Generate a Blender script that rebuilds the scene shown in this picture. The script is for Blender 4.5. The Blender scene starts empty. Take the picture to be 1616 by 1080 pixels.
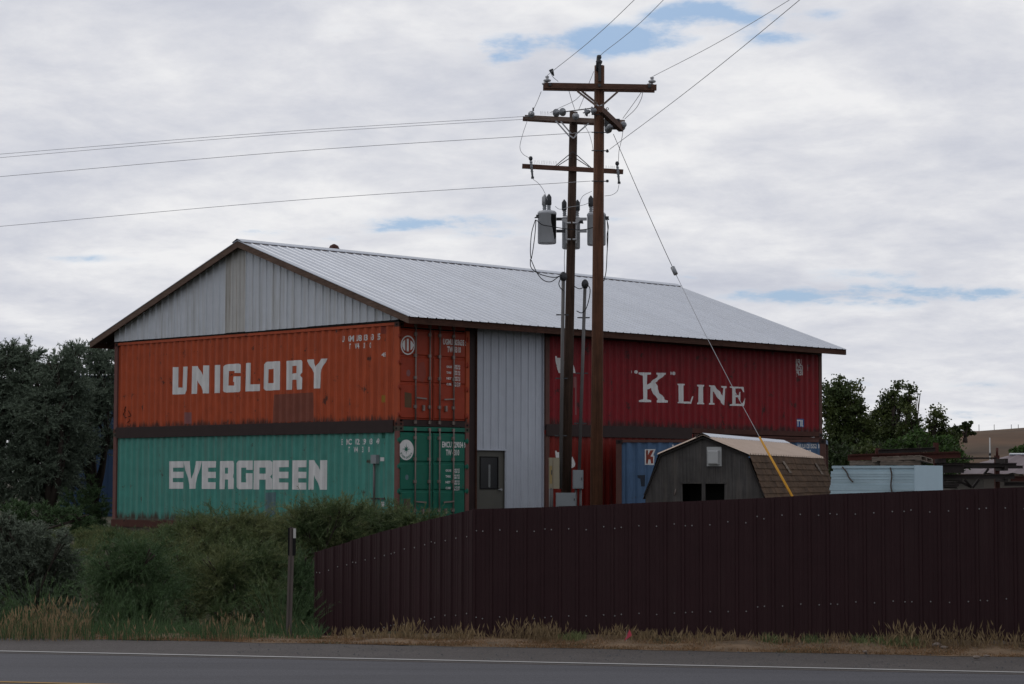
import bpy, bmesh, math, random
import numpy as np
from mathutils import Vector, Matrix
from mathutils.geometry import tessellate_polygon
R = math.radians
random.seed(7); rng = np.random.default_rng(11)
sc = bpy.context.scene
col = sc.collection
PI = math.pi

# ---------------------------------------------------------------- camera
FPX, PITCH, ROLL, CAMZ = 3390.2, 0.0647565, -0.0021981, 2.05
cpt, spt, cr, sr = math.cos(PITCH), math.sin(PITCH), math.cos(ROLL), math.sin(ROLL)
_ex = Vector((1, 0, 0)); _up = Vector((0, -spt, cpt)); _fw = Vector((0, cpt, spt))
_rt = cr*_ex - sr*_up; _uu = sr*_ex + cr*_up
cd = bpy.data.cameras.new('camera'); cam = bpy.data.objects.new('camera', cd); col.objects.link(cam)
m = Matrix.Identity(4)
for i in range(3):
    m[i][0] = _rt[i]; m[i][1] = _uu[i]; m[i][2] = -_fw[i]
m[2][3] = CAMZ
cam.matrix_world = m
cd.sensor_width = 36; cd.lens = FPX/1616*36; cd.clip_start = .1; cd.clip_end = 6000
sc.camera = cam
CAM = Vector((0, 0, CAMZ))
def ray(u, v):
    return _fw + _rt*((u-808)/FPX) - _uu*((v-540)/FPX)
def W(u, v, Y):
    d = ray(u, v); return CAM + d*(Y/d.y)
def onplane(u, v, p0, n):
    d = ray(u, v); return CAM + d*((p0-CAM).dot(n)/d.dot(n))

# ---------------------------------------------------------------- world, sun, exposure
SUN_EL, SUN_AZ = R(52), R(-56)          # azimuth from +Y towards +X
world = bpy.data.worlds.new('World'); sc.world = world; world.use_nodes = True
def build_world():
    nt = world.node_tree; N = nt.nodes; Lk = nt.links
    for n in list(N): N.remove(n)
    def mth(op, a, b=None, c=None, clamp=False):
        n = N.new('ShaderNodeMath'); n.operation = op; n.use_clamp = clamp
        for i, x in enumerate((a, b, c)):
            if x is None: continue
            if isinstance(x, (int, float)): n.inputs[i].default_value = x
            else: Lk.new(x, n.inputs[i])
        return n.outputs[0]
    out = N.new('ShaderNodeOutputWorld'); bg = N.new('ShaderNodeBackground'); bg.inputs['Strength'].default_value = .1
    Lk.new(bg.outputs[0], out.inputs[0])
    sky = N.new('ShaderNodeTexSky'); sky.sky_type = 'NISHITA'; sky.sun_disc = False
    sky.sun_elevation = SUN_EL; sky.sun_rotation = SUN_AZ; sky.air_density = 1.0; sky.dust_density = 1.5
    tc = N.new('ShaderNodeTexCoord'); sp = N.new('ShaderNodeSeparateXYZ'); Lk.new(tc.outputs['Generated'], sp.inputs[0])
    x, y, z = sp.outputs
    zc = mth('ADD', mth('ABSOLUTE', z), .20)
    cb = N.new('ShaderNodeCombineXYZ'); Lk.new(mth('DIVIDE', x, zc), cb.inputs[0]); Lk.new(mth('DIVIDE', y, zc), cb.inputs[1])
    def noise(scale, detail, rough, off=0, dist=0):
        mp = N.new('ShaderNodeMapping'); mp.inputs['Location'].default_value = (off, off*.7, off*.3)
        mp.inputs['Rotation'].default_value = (0, 0, R(12))
        mp.inputs['Scale'].default_value = (scale, scale, scale); Lk.new(cb.outputs[0], mp.inputs[0])
        n = N.new('ShaderNodeTexNoise'); n.inputs['Scale'].default_value = 1; n.inputs['Detail'].default_value = detail
        n.inputs['Roughness'].default_value = rough; n.inputs['Distortion'].default_value = dist; Lk.new(mp.outputs[0], n.inputs['Vector'])
        return n.outputs['Fac']
    nA = noise(1.7, 4, .5, 3.1, .6); nB = noise(4.2, 8, .6, 9.7, .4); nC = noise(11, 6, .62, 1.3)
    # cloud tone
    t = mth('ADD', mth('MULTIPLY', nA, .50), mth('ADD', mth('MULTIPLY', nB, .45), mth('MULTIPLY', nC, .28)))
    mr = N.new('ShaderNodeMapRange'); mr.inputs[1].default_value = .43; mr.inputs[2].default_value = .74; Lk.new(t, mr.inputs[0])
    ramp = N.new('ShaderNodeValToRGB'); e = ramp.color_ramp.elements
    e[0].position = 0; e[0].color = (.62, .645, .735, 1); e[1].position = 1; e[1].color = (.97, .97, .985, 1)
    for p_, c_ in ((.30, (.70, .72, .795, 1)), (.62, (.81, .82, .87, 1))):
        q = ramp.color_ramp.elements.new(p_); q.color = c_
    Lk.new(mr.outputs[0], ramp.inputs[0])
    sc10 = N.new('ShaderNodeVectorMath'); sc10.operation = 'SCALE'; sc10.inputs['Scale'].default_value = 9.3; Lk.new(ramp.outputs[0], sc10.inputs[0])
    # gaps: openings in the cloud deck, each at its own place in the sky
    ax = mth('DIVIDE', x, mth('MAXIMUM', y, .05)); az = mth('DIVIDE', z, mth('MAXIMUM', y, .05))
    tot = None
    for (u, v, ru, rv, s) in [(850, 76, 110, 26, 1.1), (1015, 62, 80, 22, .95), (790, 92, 50, 14, .6), (930, 60, 60, 20, .7), (1110, 16, 60, 26, .9), (1225, 55, 60, 22, .8), (1050, 22, 50, 16, .6), (1180, 30, 50, 14, .6), (1290, 22, 60, 12, .45), (690, 352, 130, 12, .85), (620, 362, 40, 10, .5),
                              (780, 372, 60, 9, .6), (545, 376, 80, 9, .5), (420, 366, 60, 7, .5), (140, 408, 70, 6, .5), (975, 345, 60, 8, .3), (1130, 440, 100, 9, .6), (1230, 466, 90, 12, .8), (1390, 465, 180, 17, 1.1), (1560, 462, 90, 12, .8),
                              (1430, 432, 120, 8, .5), (1370, 605, 60, 8, .4), (1540, 655, 90, 12, .45), (1560, 610, 60, 10, .35)]:
        d = ray(u, v); gx = d.x/d.y; gz = d.z/d.y
        a = mth('MULTIPLY', mth('SUBTRACT', ax, gx), FPX/ru); b = mth('MULTIPLY', mth('SUBTRACT', az, gz), FPX/rv)
        r2 = mth('ADD', mth('MULTIPLY', a, a), mth('MULTIPLY', b, b))
        g = mth('MULTIPLY', mth('POWER', 2.71828, mth('MULTIPLY', r2, -1.0)), s)
        tot = g if tot is None else mth('ADD', tot, g)
    fl = mth('MULTIPLY', mth('SUBTRACT', nB, .5), 2.2); fc = mth('MULTIPLY', mth('SUBTRACT', nC, .5), 4.2)
    gap = mth('ADD', tot, mth('MULTIPLY', mth('ADD', fl, fc), mth('MINIMUM', mth('ADD', tot, .30), 1.0)))
    mg = N.new('ShaderNodeMapRange'); mg.interpolation_type = 'SMOOTHSTEP'
    mg.inputs[1].default_value = .22; mg.inputs[2].default_value = 1.35; mg.inputs[4].default_value = .92; Lk.new(gap, mg.inputs[0])
    mix = N.new('ShaderNodeMix'); mix.data_type = 'RGBA'
    Lk.new(mg.outputs[0], mix.inputs[0]); Lk.new(sc10.outputs[0], mix.inputs[6])
    sk = N.new('ShaderNodeVectorMath'); sk.operation = 'MULTIPLY'; sk.inputs[1].default_value = (.35, .35, .35)
    Lk.new(sky.outputs[0], sk.inputs[0])
    ad = N.new('ShaderNodeVectorMath'); ad.operation = 'ADD'; ad.inputs[1].default_value = (2.3, 3.5, 5.3)
    Lk.new(sk.outputs[0], ad.inputs[0]); Lk.new(ad.outputs[0], mix.inputs[7])
    Lk.new(mix.outputs[2], bg.inputs[0])
build_world()
sl = bpy.data.lights.new('sun', 'SUN'); sl.energy = .8; sl.angle = R(12); sl.color = (1, .95, .88)
so = bpy.data.objects.new('sun', sl); col.objects.link(so)
sd = Vector((math.sin(SUN_AZ)*math.cos(SUN_EL), math.cos(SUN_AZ)*math.cos(SUN_EL), math.sin(SUN_EL)))
so.rotation_euler = sd.to_track_quat('Z', 'Y').to_euler(); so.location = (0, 0, 60)
vs = sc.view_settings; sc.display_settings.display_device = 'sRGB'
vs.view_transform = 'Standard'; vs.look = 'None'; vs.exposure = -.06; vs.gamma = 1; vs.use_curve_mapping = False
sc.render.engine = 'CYCLES'; sc.render.resolution_x = 1024; sc.render.resolution_y = 684

# ---------------------------------------------------------------- helpers
def prop(o, label=None, cat=None, group=None, kind=None):
    if label: o['label'] = label
    if cat: o['category'] = cat
    if group: o['group'] = group
    if kind: o['kind'] = kind
    return o
def empty(name, label, cat, M=None, group=None, loc=None):
    o = bpy.data.objects.new(name, None); col.objects.link(o); o.empty_display_size = .2
    if M is not None: o.matrix_world = M
    if loc is not None: o.location = loc
    return prop(o, label, cat, group)
def link(name, me, mat=None, parent=None, loc=None):
    o = bpy.data.objects.new(name, me); col.objects.link(o)
    if mat is not None and not len(me.materials): me.materials.append(mat)
    if parent is not None: o.parent = parent
    if loc is not None: o.location = loc
    return o
def fast(name, V, F, mat, parent=None, smooth=False):
    V = np.asarray(V, dtype=np.float32); F = np.asarray(F, dtype=np.int32); k = F.shape[1]
    me = bpy.data.meshes.new(name); me.vertices.add(len(V)); me.vertices.foreach_set('co', V.ravel())
    me.loops.add(F.size); me.loops.foreach_set('vertex_index', F.ravel())
    me.polygons.add(len(F)); me.polygons.foreach_set('loop_start', np.arange(0, F.size, k, dtype=np.int32))
    me.update(calc_edges=True); me.validate()
    if smooth: me.polygons.foreach_set('use_smooth', np.ones(len(F), dtype=bool))
    return link(name, me, mat, parent)
class MB:
    def __init__(s): s.v = []; s.f = []; s.sm = []
    def add(s, vs_, fs, smooth=False):
        b = len(s.v); s.v += [tuple(p) for p in vs_]
        for f in fs: s.f.append(tuple(b+i for i in f)); s.sm.append(smooth)
        return s
    def box(s, x0, x1, y0, y1, z0, z1, M=None):
        P = [Vector((x, y, z)) for x in (x0, x1) for y in (y0, y1) for z in (z0, z1)]
        if M is not None: P = [M @ p for p in P]
        return s.add(P, [(0, 1, 3, 2), (4, 6, 7, 5), (0, 4, 5, 1), (2, 3, 7, 6), (0, 2, 6, 4), (1, 5, 7, 3)])
    def tube(s, pts, r, n=8, cap=True):
        pts = [Vector(p) for p in pts]; k = len(pts)
        rr = r if isinstance(r, (list, tuple)) else [r]*k
        V = []; ref = None
        for i, p in enumerate(pts):
            d = (pts[min(i+1, k-1)]-pts[max(i-1, 0)])
            if d.length < 1e-9: d = Vector((0, 0, 1))
            d.normalize()
            if ref is None: ref = Vector((0, 0, 1)) if abs(d.z) < .9 else Vector((1, 0, 0))
            a = d.cross(ref).normalized(); b = a.cross(d).normalized(); ref = b
            for j in range(n):
                t = 2*PI*j/n; V.append(p+(a*math.cos(t)+b*math.sin(t))*rr[i])
        F = [(i*n+j, i*n+(j+1) % n, (i+1)*n+(j+1) % n, (i+1)*n+j) for i in range(k-1) for j in range(n)]
        s.add(V, F, n > 5)
        if cap:
            b = len(s.v)-len(V)
            s.f.append(tuple(b+j for j in range(n-1, -1, -1))); s.sm.append(False)
            s.f.append(tuple(b+(k-1)*n+j for j in range(n))); s.sm.append(False)
        return s
    def lathe(s, c, prof, n=16, axis=None):
        c = Vector(c); q = Vector((0, 0, 1)).rotation_difference(Vector(axis).normalized()) if axis is not None else None
        V = []
        for (r, z) in prof:
            for j in range(n):
                t = 2*PI*j/n; p = Vector((r*math.cos(t), r*math.sin(t), z))
                if q: p = q @ p
                V.append(c+p)
        F = [(i*n+j, i*n+(j+1) % n, (i+1)*n+(j+1) % n, (i+1)*n+j) for i in range(len(prof)-1) for j in range(n)]
        s.add(V, F, True)
        b = len(s.v)-len(V)
        s.f.append(tuple(b+j for j in range(n-1, -1, -1))); s.sm.append(False)
        s.f.append(tuple(b+(len(prof)-1)*n+j for j in range(n))); s.sm.append(False)
        return s
    def beam(s, p0, p1, w, h, up=(0, 0, 1)):
        p0 = Vector(p0); p1 = Vector(p1); d = (p1-p0).normalized(); a = d.cross(Vector(up)).normalized(); b = a.cross(d)
        V = [p+a*(sx*w/2)+b*(sz*h/2) for p in (p0, p1) for sx in (-1, 1) for sz in (-1, 1)]
        return s.add(V, [(0, 1, 3, 2), (4, 6, 7, 5), (0, 4, 5, 1), (2, 3, 7, 6), (0, 2, 6, 4), (1, 5, 7, 3)])
    def mesh(s, name):
        me = bpy.data.meshes.new(name); me.from_pydata(s.v, [], s.f); me.update()
        me.polygons.foreach_set('use_smooth', s.sm); return me
    def build(s, name, mat, parent=None, loc=None):
        return link(name, s.mesh(name), mat, parent, loc)
def local(parent, p): return parent.matrix_world.inverted() @ Vector(p)

# ---------------------------------------------------------------- materials
def mat(name, c, rough=.6, metal=0, var=.18, vscale=3, streak=0, streakcol=(.1, .07, .05), sscale=(7, 7, .5), rust=0, rustcol=(.09, .035, .02),
        rscale=2.5, bump=0, bscale=40, zr=None, obrand=0, trans=0, island=0, spec=.18, c2=None, c2scale=.6, grain=None, k=.66):
    c = tuple(x*k for x in c); streakcol = tuple(x*k for x in streakcol); rustcol = tuple(x*k for x in rustcol); c2 = tuple(x*k for x in c2) if c2 else None
    M = bpy.data.materials.new(name); M.use_nodes = True; nt = M.node_tree; N = nt.nodes; L = nt.links
    bs = N['Principled BSDF']; out = N['Material Output']
    bs.inputs['Roughness'].default_value = rough; bs.inputs['Metallic'].default_value = metal
    bs.inputs['Specular IOR Level'].default_value = spec
    tc = N.new('ShaderNodeTexCoord'); obj = tc.outputs['Object']
    def noise(scale, detail=5, ro=.6, vec=None):
        n = N.new('ShaderNodeTexNoise'); n.inputs['Detail'].default_value = detail; n.inputs['Roughness'].default_value = ro
        if isinstance(scale, tuple):
            mp = N.new('ShaderNodeMapping'); mp.inputs['Scale'].default_value = scale; L.new(obj, mp.inputs[0]); L.new(mp.outputs[0], n.inputs['Vector']); n.inputs['Scale'].default_value = 1
        else: L.new(obj, n.inputs['Vector']); n.inputs['Scale'].default_value = scale
        return n.outputs['Fac']
    def mixc(f, a, b, mode='MIX'):
        n = N.new('ShaderNodeMix'); n.data_type = 'RGBA'; n.blend_type = mode
        for i, q in ((0, f), (6, a), (7, b)):
            if hasattr(q, 'links'): L.new(q, n.inputs[i])
            else: n.inputs[i].default_value = q if i == 0 else (*q[:3], 1)
        return n.outputs[2]
    def rng_(x, a, b, c_=0, d=1):
        n = N.new('ShaderNodeMapRange'); L.new(x, n.inputs[0])
        for i, q in enumerate((a, b, c_, d)): n.inputs[i+1].default_value = q
        return n.outputs[0]
    def mul(a, b, op='MULTIPLY'):
        n = N.new('ShaderNodeMath'); n.operation = op
        for i, q in enumerate((a, b)):
            if hasattr(q, 'links'): L.new(q, n.inputs[i])
            else: n.inputs[i].default_value = q
        return n.outputs[0]
    def scalec(cc, f):
        n = N.new('ShaderNodeVectorMath'); n.operation = 'SCALE'; L.new(cc, n.inputs[0]); L.new(f, n.inputs['Scale']); return n.outputs[0]
    rgb = N.new('ShaderNodeRGB'); rgb.outputs[0].default_value = (*c, 1); cur = rgb.outputs[0]
    if c2 is not None: cur = mixc(rng_(noise(c2scale, 5), .42, .6), cur, c2)
    if grain: cur = scalec(cur, rng_(noise(grain, 6, .7), .3, .7, .6, 1.4))
    if var: cur = scalec(cur, rng_(noise(vscale, 6), .25, .75, 1-var, 1+var))
    if obrand:
        oi = N.new('ShaderNodeObjectInfo'); cur = scalec(cur, rng_(oi.outputs['Random'], 0, 1, 1-obrand, 1+obrand))
    if island:
        ge = N.new('ShaderNodeNewGeometry'); cur = scalec(cur, rng_(ge.outputs['Random Per Island'], 0, 1, 1-island, 1+island))
    if streak: cur = mixc(mul(rng_(noise(sscale, 6, .65), .48, .75), streak), cur, streakcol)
    if rust: cur = mixc(rng_(noise(rscale, 9, .72), .72-rust*.3, .76-rust*.3, 0, .9), cur, rustcol)
    if zr:
        sp = N.new('ShaderNodeSeparateXYZ'); L.new(obj, sp.inputs[0])
        g = rng_(sp.outputs[2], zr[0], zr[1], 1, 0)
        nz = noise((9, 9, 1.6), 6, .7)
        cur = mixc(rng_(mul(g, nz), .25, .40, 0, .92), cur, rustcol)
    L.new(cur, bs.inputs['Base Color'])
    if bump:
        b = N.new('ShaderNodeBump'); b.inputs['Strength'].default_value = bump; b.inputs['Distance'].default_value = .02
        L.new(noise(bscale, 6, .7), b.inputs['Height']); L.new(b.outputs[0], bs.inputs['Normal'])
    if trans:
        tr = N.new('ShaderNodeBsdfTranslucent'); L.new(cur, tr.inputs[0]); ms = N.new('ShaderNodeMixShader'); ms.inputs[0].default_value = trans
        L.new(bs.outputs[0], ms.inputs[1]); L.new(tr.outputs[0], ms.inputs[2]); L.new(ms.outputs[0], out.inputs[0])
    return M
M_ = {}
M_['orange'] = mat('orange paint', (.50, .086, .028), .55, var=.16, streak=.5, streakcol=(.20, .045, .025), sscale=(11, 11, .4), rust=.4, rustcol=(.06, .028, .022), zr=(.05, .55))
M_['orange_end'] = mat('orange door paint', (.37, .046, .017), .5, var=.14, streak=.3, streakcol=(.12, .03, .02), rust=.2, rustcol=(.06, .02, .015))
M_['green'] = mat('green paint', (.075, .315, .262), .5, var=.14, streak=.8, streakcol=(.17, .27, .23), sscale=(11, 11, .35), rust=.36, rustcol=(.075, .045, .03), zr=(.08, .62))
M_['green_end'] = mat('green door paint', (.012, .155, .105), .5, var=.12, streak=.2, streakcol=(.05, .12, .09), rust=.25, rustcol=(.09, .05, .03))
M_['red'] = mat('crimson paint', (.245, .006, .013), .5, var=.16, streak=.5, streakcol=(.12, .006, .010), sscale=(10, 10, .4), rust=.44, rustcol=(.045, .016, .014), zr=(.08, .6))
M_['red_low'] = mat('faded red paint', (.22, .016, .010), .55, var=.16, streak=.35, streakcol=(.14, .02, .015), rust=.22, rustcol=(.07, .02, .015))
M_['blue'] = mat('blue paint', (.095, .175, .31), .55, var=.15, streak=.5, streakcol=(.045, .085, .16), rust=.3, rustcol=(.09, .045, .035), zr=(.05, .5))
M_['rustpost'] = mat('rust brown primer', (.13, .062, .052), .7, var=.25, rust=.3, rustcol=(.06, .028, .022), streak=.3)
M_['pinkpost'] = mat('faded red corner post', (.19, .085, .075), .7, var=.2, streak=.4, streakcol=(.10, .05, .045), rust=.25)
M_['band'] = mat('dark brown painted steel', (.036, .020, .019), .6, var=.2, rust=.1)
M_['rail_rust'] = mat('rusty bottom rail', (.085, .032, .024), .75, var=.3, rust=.35, rustcol=(.035, .018, .014))
M_['black'] = mat('black shadow gap rubber', (.008, .008, .008), .8, var=0)
M_['bar'] = mat('galvanised locking bar', (.26, .21, .19), .5, .3, var=.2, rust=.4, rustcol=(.10, .05, .035), rscale=9)
M_['letter'] = mat('white lettering paint', (.84, .84, .84), .6, var=.08, streak=.35, streakcol=(.40, .38, .35), rust=.16, rustcol=(.10, .045, .035), rscale=5)
M_['letter2'] = mat('white small lettering', (.78, .78, .78), .6, var=.12, rust=.3, rustcol=(.2, .1, .08), rscale=18)
M_['roof'] = mat('galvanised roofing', (.62, .66, .74), .42, .25, var=.05, vscale=1.5, streak=.25, streakcol=(.46, .45, .44), obrand=.03)
M_['siding'] = mat('white gable siding', (.68, .72, .78), .55, .1, var=.06, streak=.75, streakcol=(.48, .47, .44), sscale=(9, 9, .35), obrand=.05)
M_['siding_old'] = mat('stained gable siding', (.60, .595, .58), .6, .1, var=.08, streak=.9, streakcol=(.26, .23, .18), sscale=(9, 9, .35), obrand=.04)
M_['siding2'] = mat('grey wall siding', (.56, .60, .68), .5, .15, var=.05, streak=.3, streakcol=(.36, .37, .42), obrand=.03)
M_['wood'] = mat('weathered fascia wood', (.15, .098, .075), .85, var=.25, grain=(3, 3, 30), rust=.15, rustcol=(.05, .035, .03), obrand=.08)
M_['wood_dark'] = mat('brown stained fascia', (.075, .034, .023), .85, var=.25, grain=(3, 3, 30), obrand=.1)
M_['soffit'] = mat('dark soffit wood', (.06, .036, .03), .9, var=.3)
M_['pole'] = mat('creosoted pole wood', (.055, .033, .024), .85, var=.3, grain=(26, 26, 1.2), streak=.5, streakcol=(.11, .065, .045), sscale=(30, 30, .8), bump=.4, bscale=30)
M_['pole_new'] = mat('red brown pole wood', (.118, .052, .029), .8, var=.28, grain=(26, 26, 1.2), streak=.5, streakcol=(.045, .022, .014), sscale=(30, 30, .8), bump=.4, bscale=30)
M_['arm'] = mat('crossarm wood', (.125, .066, .048), .85, var=.2, grain=(6, 6, 40), obrand=.1)
M_['arm_grey'] = mat('weathered crossarm wood', (.20, .145, .12), .85, var=.2, grain=(6, 6, 40))
M_['galv'] = mat('galvanised steel', (.42, .43, .45), .45, .5, var=.15)
M_['dull'] = mat('dark hardware', (.075, .078, .085), .55, .3, var=.2)
M_['porc'] = mat('grey porcelain', (.28, .30, .33), .3, var=.1, spec=.5)
M_['porc_l'] = mat('light porcelain', (.50, .51, .54), .25, var=.08, spec=.5)
M_['tank'] = mat('transformer grey paint', (.54, .565, .61), .4, var=.06, streak=.2, streakcol=(.3, .3, .3))
M_['burn'] = mat('black oil stain', (.006, .006, .006), .9, var=0)
M_['wire'] = mat('conductor', (.5, .51, .54), .5, .4, var=0)
M_['cable'] = mat('black service cable', (.02, .021, .023), .6, var=0)
M_['yellow'] = mat('yellow plastic guard', (.62, .30, .02), .5, var=.1)
M_['conduit'] = mat('grey conduit', (.13, .125, .125), .5, .1, var=.12)
M_['beige'] = mat('beige meter cabinet', (.33, .295, .215), .5, var=.06)
M_['boxgrey'] = mat('grey cabinet paint', (.27, .30, .32), .5, var=.06)
M_['fence'] = mat('brown fence steel', (.038, .0165, .019), .6, var=.10, obrand=.10, streak=.35, streakcol=(.058, .034, .034), spec=.12)
M_['screw'] = mat('screw heads', (.42, .42, .42), .35, .6, var=0)
M_['door'] = mat('olive grey door', (.115, .112, .098), .6, var=.06)
M_['pane_reflection'] = mat('painted window reflection', (.20, .21, .21), .5, var=.05)  # pale colour standing for the reflection in the door window
M_['shedwood'] = mat('weathered plywood', (.078, .073, .071), .9, var=.4, vscale=1.6, grain=(26, 26, 1.1), streak=.6, streakcol=(.15, .13, .115), sscale=(9, 9, .8), obrand=.06)
M_['shingle'] = mat('brown asphalt shingle', (.100, .060, .036), .95, var=.25, vscale=5, obrand=.20, bump=.3, bscale=90)
M_['tanroof'] = mat('tan metal roofing', (.66, .53, .44), .5, .1, var=.06, obrand=.02)
M_['plastic'] = mat('white plastic vent', (.52, .53, .53), .5, var=.06)
M_['foam'] = mat('pale blue foam board', (.50, .66, .75), .7, var=.14, vscale=2, streak=.35, streakcol=(.22, .30, .29), sscale=(.6, .6, 14), obrand=.10)
M_['foam_end'] = mat('clean blue wrap', (.55, .72, .83), .6, var=.04)
M_['strap'] = mat('brown strap', (.10, .08, .07), .8, var=.2)
M_['pallet'] = mat('weathered pallet wood', (.19, .15, .12), .9, var=.3, grain=(4, 4, 30), obrand=.2)
M_['steel_rust'] = mat('rust red steel', (.085, .028, .022), .75, var=.3, rust=.3, rustcol=(.04, .018, .014), obrand=.15)
M_['steel_dark'] = mat('dark steel', (.035, .028, .027), .7, var=.3, rust=.3, rustcol=(.05, .025, .02), obrand=.2)
M_['purple'] = mat('maroon metal roofing', (.13, .085, .098), .5, .1, var=.05)
M_['cream'] = mat('cream wall', (.14, .125, .11), .8, var=.06)
M_['bluewall'] = mat('deep blue wall', (.018, .045, .10), .55, var=.08, obrand=.08)
M_['concrete'] = mat('old concrete block', (.17, .14, .12), .95, var=.3, bump=.4, bscale=20, obrand=.12)
M_['pink'] = mat('pink flag', (.75, .10, .16), .6, var=.05, trans=.3)
M_['post'] = mat('delineator steel', (.13, .108, .098), .6, .2, var=.15)
M_['white'] = mat('reflector white', (.55, .55, .52), .5, var=.1)
M_['rednavy'] = mat('plate blue', (.03, .10, .30), .5, var=.1)
M_['redmark'] = mat('red logo paint', (.30, .06, .04), .6, var=.15)
M_['patch_or'] = mat('dull orange patch', (.24, .075, .05), .7, var=.15)
M_['patch_grey'] = mat('grey blue patch', (.12, .20, .22), .7, var=.15)
M_['patch_pink'] = mat('pale pink patch', (.27, .11, .11), .7, var=.15)
M_['glass'] = mat('dark glass', (.008, .009, .011), .15, var=0, spec=.25)
M_['stone'] = mat('pale stone', (.22, .18, .155), .9, var=.3, vscale=12, bump=.3)
M_['hill'] = mat('dry hillside grass', (.135, .076, .043), .95, var=.4, vscale=.05, c2=(.080, .054, .034), c2scale=.013, streak=.4, streakcol=(.12, .115, .07), sscale=(.008, .03, .03))
M_['ground'] = mat('yard soil and dry grass', (.07, .058, .038), .95, var=.3, vscale=.8, c2=(.05, .055, .028), c2scale=.25, bump=.5, bscale=8)
M_['roadside'] = mat('gravelly verge', (.21, .145, .095), .95, var=.35, vscale=4, c2=(.15, .11, .075), c2scale=1.3, bump=.8, bscale=30)
def leafm(name, c, tr=.25, isl=.45, **k): return mat(name, c, .6, var=.25, vscale=1.0, trans=tr, island=isl, spec=.2, k=.85, **k)
M_['olive'] = leafm('grey green leaves', (.130, .168, .122), .2)
M_['olive2'] = leafm('grey green shrub leaves', (.135, .165, .122), .2)
M_['cotton'] = leafm('dark green leaves', (.040, .062, .022), .3, c2=(.075, .095, .025), c2scale=.5)
M_['lime'] = leafm('fresh green leaves', (.045, .085, .022), .3)
M_['weed'] = leafm('feathery green weeds', (.074, .112, .044), .25, c2=(.150, .168, .072), c2scale=1.2)
M_['weed2'] = leafm('deep green weeds', (.062, .108, .045), .25)
M_['straw'] = leafm('dry straw', (.215, .155, .085), .25, .35)
M_['straw_low'] = leafm('matted dry grass', (.21, .125, .065), .2, .4)
M_['bark'] = mat('bark', (.05, .04, .033), .9, var=.3)
M_['twig'] = mat('bare grey branches', (.22, .19, .18), .9, var=.1)

def road_mat():
    M = bpy.data.materials.new('asphalt'); M.use_nodes = True; nt = M.node_tree; N = nt.nodes; L = nt.links; bs = N['Principled BSDF']
    bs.inputs['Roughness'].default_value = .85; bs.inputs['Specular IOR Level'].default_value = .25
    tc = N.new('ShaderNodeTexCoord')
    def nz(s, d=4, r=.6):
        mp = N.new('ShaderNodeMapping'); mp.inputs['Scale'].default_value = s; L.new(tc.outputs['Object'], mp.inputs[0])
        n = N.new('ShaderNodeTexNoise'); n.inputs['Scale'].default_value = 1; n.inputs['Detail'].default_value = d; n.inputs['Roughness'].default_value = r; L.new(mp.outputs[0], n.inputs['Vector']); return n.outputs[0]
    r1 = N.new('ShaderNodeValToRGB'); r1.color_ramp.elements[0].position = .3; r1.color_ramp.elements[0].color = (.036, .036, .041, 1); r1.color_ramp.elements[1].position = .7; r1.color_ramp.elements[1].color = (.080, .080, .090, 1)
    L.new(nz((38, 38, 38), 5, .8), r1.inputs[0])
    r2 = N.new('ShaderNodeValToRGB'); r2.color_ramp.elements[0].position = .3; r2.color_ramp.elements[0].color = (.80, .80, .82, 1); r2.color_ramp.elements[1].position = .7; r2.color_ramp.elements[1].color = (1.12, 1.12, 1.15, 1)
    L.new(nz((.12, 1.5, 1)), r2.inputs[0])
    mx = N.new('ShaderNodeMix'); mx.data_type = 'RGBA'; mx.blend_type = 'MULTIPLY'; mx.inputs[0].default_value = 1
    L.new(r1.outputs[0], mx.inputs[6]); L.new(r2.outputs[0], mx.inputs[7]); L.new(mx.outputs[2], bs.inputs['Base Color'])
    b = N.new('ShaderNodeBump'); b.inputs['Strength'].default_value = .5; b.inputs['Distance'].default_value = .008; L.new(nz((60, 60, 60), 4, .8), b.inputs['Height']); L.new(b.outputs[0], bs.inputs['Normal'])
    return M
M_['asphalt'] = road_mat()
M_['shoulder'] = mat('shoulder asphalt', (.102, .092, .090), .9, var=.12, vscale=2, grain=(30, 30, 30), bump=.5, bscale=60)
M_['white_line'] = mat('worn white road paint', (.42, .42, .42), .7, var=.1, rust=.22, rustcol=(.14, .14, .14), rscale=9)
M_['yellow_line'] = mat('worn yellow road paint', (.38, .22, .05), .7, var=.15, rust=.3, rustcol=(.12, .10, .07), rscale=9)

# ---------------------------------------------------------------- road frame
RD = Vector((.9762, -.2170, 0)).normalized(); RN = Vector((-RD.y, RD.x, 0))
def rp(s, n, z=0): return RD*s + RN*n + Vector((0, 0, z))
N_YEL, N_WHITE, N_EDGE = 20.33, 23.95, 26.05
def rs(p): p = Vector((p[0], p[1], 0)); return p.dot(RD), p.dot(RN)
def sstep(a, b, x):
    t = np.clip((x-a)/(b-a), 0, 1); return t*t*(3-2*t)
def hgt(X, Y):
    X = np.asarray(X, float); Y = np.asarray(Y, float)
    s = X*RD.x+Y*RD.y; n = X*RN.x+Y*RN.y
    left = 1-sstep(-2.8, -.9, s+ (n-27)*.55+5.9)      # ditch lies left of the fence corner
    z = .02 + .07*sstep(26.1, 27.2, n)*(sstep(-6.5, -4, s))
    z = z - .85*left*sstep(27.0, 30.5, n)*(1-sstep(33, 40, n))
    z = z + .30*sstep(36, 46, n) + .12*(1-left)*sstep(30, 40, n)
    z = z + .25*left*sstep(38, 44, n)*(1-sstep(-14, -8, s+.0*n))
    far = sstep(90, 200, Y)
    return z*(1-far) + far*.3
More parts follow.
